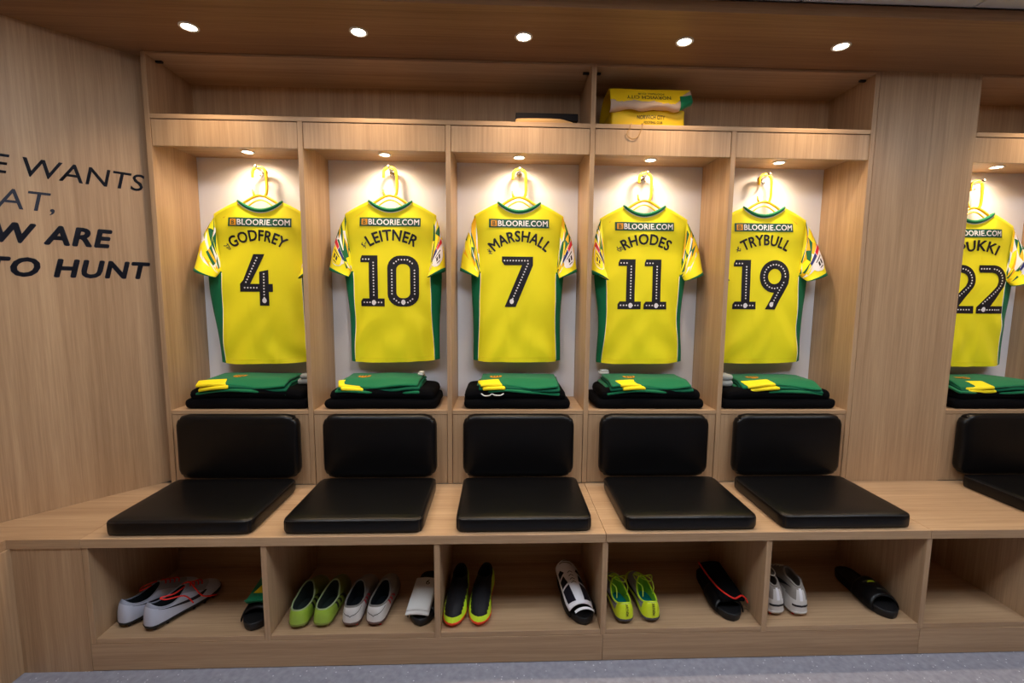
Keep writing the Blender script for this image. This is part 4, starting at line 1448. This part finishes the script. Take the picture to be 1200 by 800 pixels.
md = sh_o.modifiers.new('thickness', 'SOLIDIFY'); md.thickness = .004; md.offset = -1
quad = lambda q4: (lambda i, j: tuple((Vector(q4[0]) * (1 - i) + Vector(q4[1]) * i) * (1 - j) + (Vector(q4[3]) * (1 - i) + Vector(q4[2]) * i) * j))
for sd in (-1, 1):
    for q4 in ([(.26, .06), (.80, .08), (.86, .34), (.34, .40)], [(.36, .44), (.84, .38), (.86, .52), (.52, .60)], [(.40, .66), (.84, .58), (.84, .70), (.62, .74)]):
        obj('black_panel', sgrid(0, 0, 0, 0, .0008, 6, quad([(a * sd, b) for a, b in q4])), BLACKP, t)
for n in range(4):
    b0 = .40 + n * .075
    for sd in (-1, 1):
        obj('chevron', sgrid(0, 0, 0, 0, .0008, 3, quad([(0, b0 + .03), (.17 * sd, b0), (.17 * sd, b0 + .014), (0, b0 + .045)])), GREYP, t)
cat_ = [(-.55, .875), (-.35, .885), (-.05, .865), (.2, .845), (.35, .80)]
for (a, b), (c, d) in zip(cat_, cat_[1:]):
    obj('logo_stroke', sgrid(0, 0, 0, 0, .0008, 3, quad([(a, b - .008), (c, d - .012), (c, d + .010), (a, b + .008)])), mat('logo_brown', lin(90, 70, 50), .5), t)
obj('logo_stroke', sgrid(0, 0, 0, 0, .0008, 3, quad([(-.25, .915), (.3, .915), (.3, .945), (-.25, .945)])), GREYP, t)
obj('lower_band', sgrid(-.7, .85, -.09, -.045, 0, 8), WHITEP, t, loc=(0.006, 0, -.006))

# black pad with red edging on the fourth slide
t = pad_thing('shin_sleeve', (.812, -.270, Z0 + .066), .03, .12, 'black shin sleeve with a bright red edge on top of the black slide', 'shin sleeve')
def f4(p):
    p.z += -.008 * (p.x / .05) ** 2 + .002 * noise.noise(Vector((p.x * 25, p.y * 25, 5)))
    return p
obj('fabric', rbox(.094, .205, .020, .009, (8, 14, 2), f4), TERRY, t, smooth=True)
pts = [(-.046, .10, .014), (-.046, .05, .015), (-.043, .0, .016), (-.036, -.05, .018), (-.020, -.088, .020), (.0, -.104, .017), (.018, -.100, .020), (.036, -.092, .018), (.048, -.100, .010), (.052, -.108, -.002)]
obj('red_edge', tube(smoothcurve(pts, 5), .0036, 7, flat=.8), bred, t)

# green pad with yellow crest on the first slide
t = pad_thing('green_pad', (-.984, -.268, Z0 + .066), .04, .10, 'green folded sock with a yellow crest beside the divider', 'sock')
obj('fabric', rbox(.088, .150, .018, .008, (8, 12, 2), f4), GREENF, t, smooth=True)
obj('cuff', tube(smoothcurve([(-.044, -.070, .008), (-.03, -.079, .016), (0, -.081, .019), (.03, -.079, .016), (.044, -.070, .008)], 4), .004, 7), GREENF, t)
b = poly([(-.034, -.03), (.02, -.03), (.02, -.012), (.0, .0), (.02, .012), (.016, .038), (.002, .028), (-.010, .040), (-.012, .010), (-.022, .004)])
for v in b.verts: v.co = Vector((v.co.x + .008, v.co.z - .015, .0212 - .008 * ((v.co.x + .008) / .05) ** 2))
bmesh.ops.triangulate(b, faces=b.faces[:]); bmesh.ops.recalc_face_normals(b, faces=b.faces)
obj('crest', b, YELB, t)

# ------------------------------------------------------------------ things on the overhead shelves
KRAFT = mat('kraft_paper', lin(196, 156, 104), .8, .2, var=.06)
PAPIN = mat('bag_inside', lin(196, 170, 150), .8, .2, var=.06)
YBAG = mat('yellow_paper', lin(244, 204, 20), .5, .4)
t = thing('kraft_envelope', (.100, .135, ZST), 'tan paper packet lying on the long overhead shelf', 'packet')
def fe(p):
    p.z *= 1 - .45 * sstep(.06, .125, p.x)
    p.y += -.010 * (1 - (p.x / .13) ** 2)
    return p
obj('packet', rbox(.245, .22, .024, .010, (14, 8, 2), fe), KRAFT, t, smooth=True)
t2 = thing('black_folder', (.112, .145, ZST + .0235), 'flat black folder on top of the tan packet on the overhead shelf', 'folder')
obj('cover', box(-.132, .132, -.10, .10, 0, .030, .002), mat('black_card', lin(22, 18, 20), .7, .2), t2)
obj('pages', box(-.128, .126, -.097, .101, .004, .026), mat('dark_card', lin(34, 28, 28), .8, .2), t2)

bg = thing('paper_bag', (.548, .135, ZST), 'crumpled yellow paper bag with upside-down black lettering on the overhead shelf', 'bag')
def fbg(p):
    p.y += .010 * noise.noise(Vector((p.x * 9, p.z * 12, 2))) * min(1, p.z / .02 + .3)
    p.z *= 1 + .10 * noise.noise(Vector((p.x * 7, p.y * 7, 6)))
    return p
obj('body', rbox(.318, .200, .082, .010, (16, 10, 5), fbg), YBAG, bg, loc=(0, .018, 0), smooth=True)
prof = smoothcurve([(.115, .085), (.05, .148), (-.03, .166), (-.080, .162), (-.098, .140), (-.110, .112), (-.120, .088), (-.110, .074), (-.075, .072)], 5)
def flap(a, b, off=0.0):
    f_ = b * (len(prof) - 1); i_ = min(int(f_), len(prof) - 2); k_ = f_ - i_
    p = prof[i_] * (1 - k_) + prof[i_ + 1] * k_
    d = (prof[i_ + 1] - prof[i_]).normalized()
    n = Vector((d.y, -d.x))         # outward: up and to the front
    if n.x > 0: n = -n
    x = (-.172 + .344 * a) * (1.0 - .03 * b) + .012 * b * (a - .5)
    wob = .010 * noise.noise(Vector((a * 4.0, b * 3.0, 4.2))) + .008 * sstep(.75, 1, b) * math.sin(a * 13)
    lift = .020 * sstep(.80, 1.0, a) * sstep(.3, 1.0, b) + .012 * sstep(.25, .0, a) * sstep(.6, 1, b) * -1
    return Vector((x, p.x + wob + n.x * off, p.y + wob * .6 + lift + n.y * off))
def edge(a):   # where the yellow print ends and the torn bare paper begins
    return .70 - .08 * sstep(.3, .0, a) + .035 * math.sin(a * 9 + 1) - .24 * sstep(.74, 1.0, a)
bmy, bmi, bmg = bmesh.new(), bmesh.new(), bmesh.new()
NA, NB = 48, 40
for bm_, sel in ((bmy, 0), (bmi, 1), (bmg, 2)):
    cache = {}
    def V(i, j):
        if (i, j) not in cache:
            a = i / NA
            bmax = .93 + .05 * noise.noise(Vector((a * 9, 0, 1.5)))
            cache[(i, j)] = bm_.verts.new(flap(a, j / NB * bmax))
        return cache[(i, j)]
    for i in range(NA):
        for j in range(NB):
            a, b_ = (i + .5) / NA, (j + .5) / NB * .93
            k_ = 2 if (a > .86 and b_ > .55) else (0 if b_ < edge(a) else 1)
            if k_ == sel:
                f = bm_.faces.new((V(i, j), V(i + 1, j), V(i + 1, j + 1), V(i, j + 1))); f.smooth = True
    bmesh.ops.recalc_face_normals(bm_, faces=bm_.faces)
for nm, bm_, m_ in (('flap', bmy, YBAG), ('torn_edge', bmi, PAPIN), ('gusset', bmg, GREENF)):
    o_ = obj(nm, bm_, m_, bg)
    md = o_.modifiers.new('thickness', 'SOLIDIFY'); md.thickness = .002; md.offset = 0
def flap_text(s_, a0, a1, b0, b1):
    b = text_bm(s_, .02); fit(b, 0, 1, 0, 1); grid_cut(b, .06)
    for v in b.verts:
        v.co = flap(a1 + (a0 - a1) * v.co.x, b0 + (b1 - b0) * v.co.z, .0022)
    bmesh.ops.recalc_face_normals(b, faces=b.faces)
    obj('lettering', b, BLACKP, bg)
flap_text('NORWICH CITY', .20, .74, .565, .635)
flap_text('FOOTBALL CLUB', .34, .66, .505, .545)
for z0, z1, x0, x1, s_ in ((.040, .056, -.05, .07, 'NORWICH CITY'), (.022, .032, -.02, .06, 'FOOTBALL CLUB')):
    b = text_bm(s_, .02); fit(b, x0, x1, z0, z1)
    for v in b.verts: v.co.y = -.100 + .018 + fbg(Vector((v.co.x, 0, v.co.z))).y - .0015
    obj('lettering', face_front(b), BLACKP, bg)
hp = smoothcurve([(-.085, -.110, .004), (-.088, -.137, .003), (-.096, -.1385, -.02), (-.106, -.1385, -.04), (-.085, -.1385, -.058), (-.060, -.1385, -.05), (-.045, -.1385, -.02), (-.040, -.137, .003), (-.042, -.110, .004)], 5)
obj('string_handle', tube(hp, .0016, 6), KRAFT, bg)
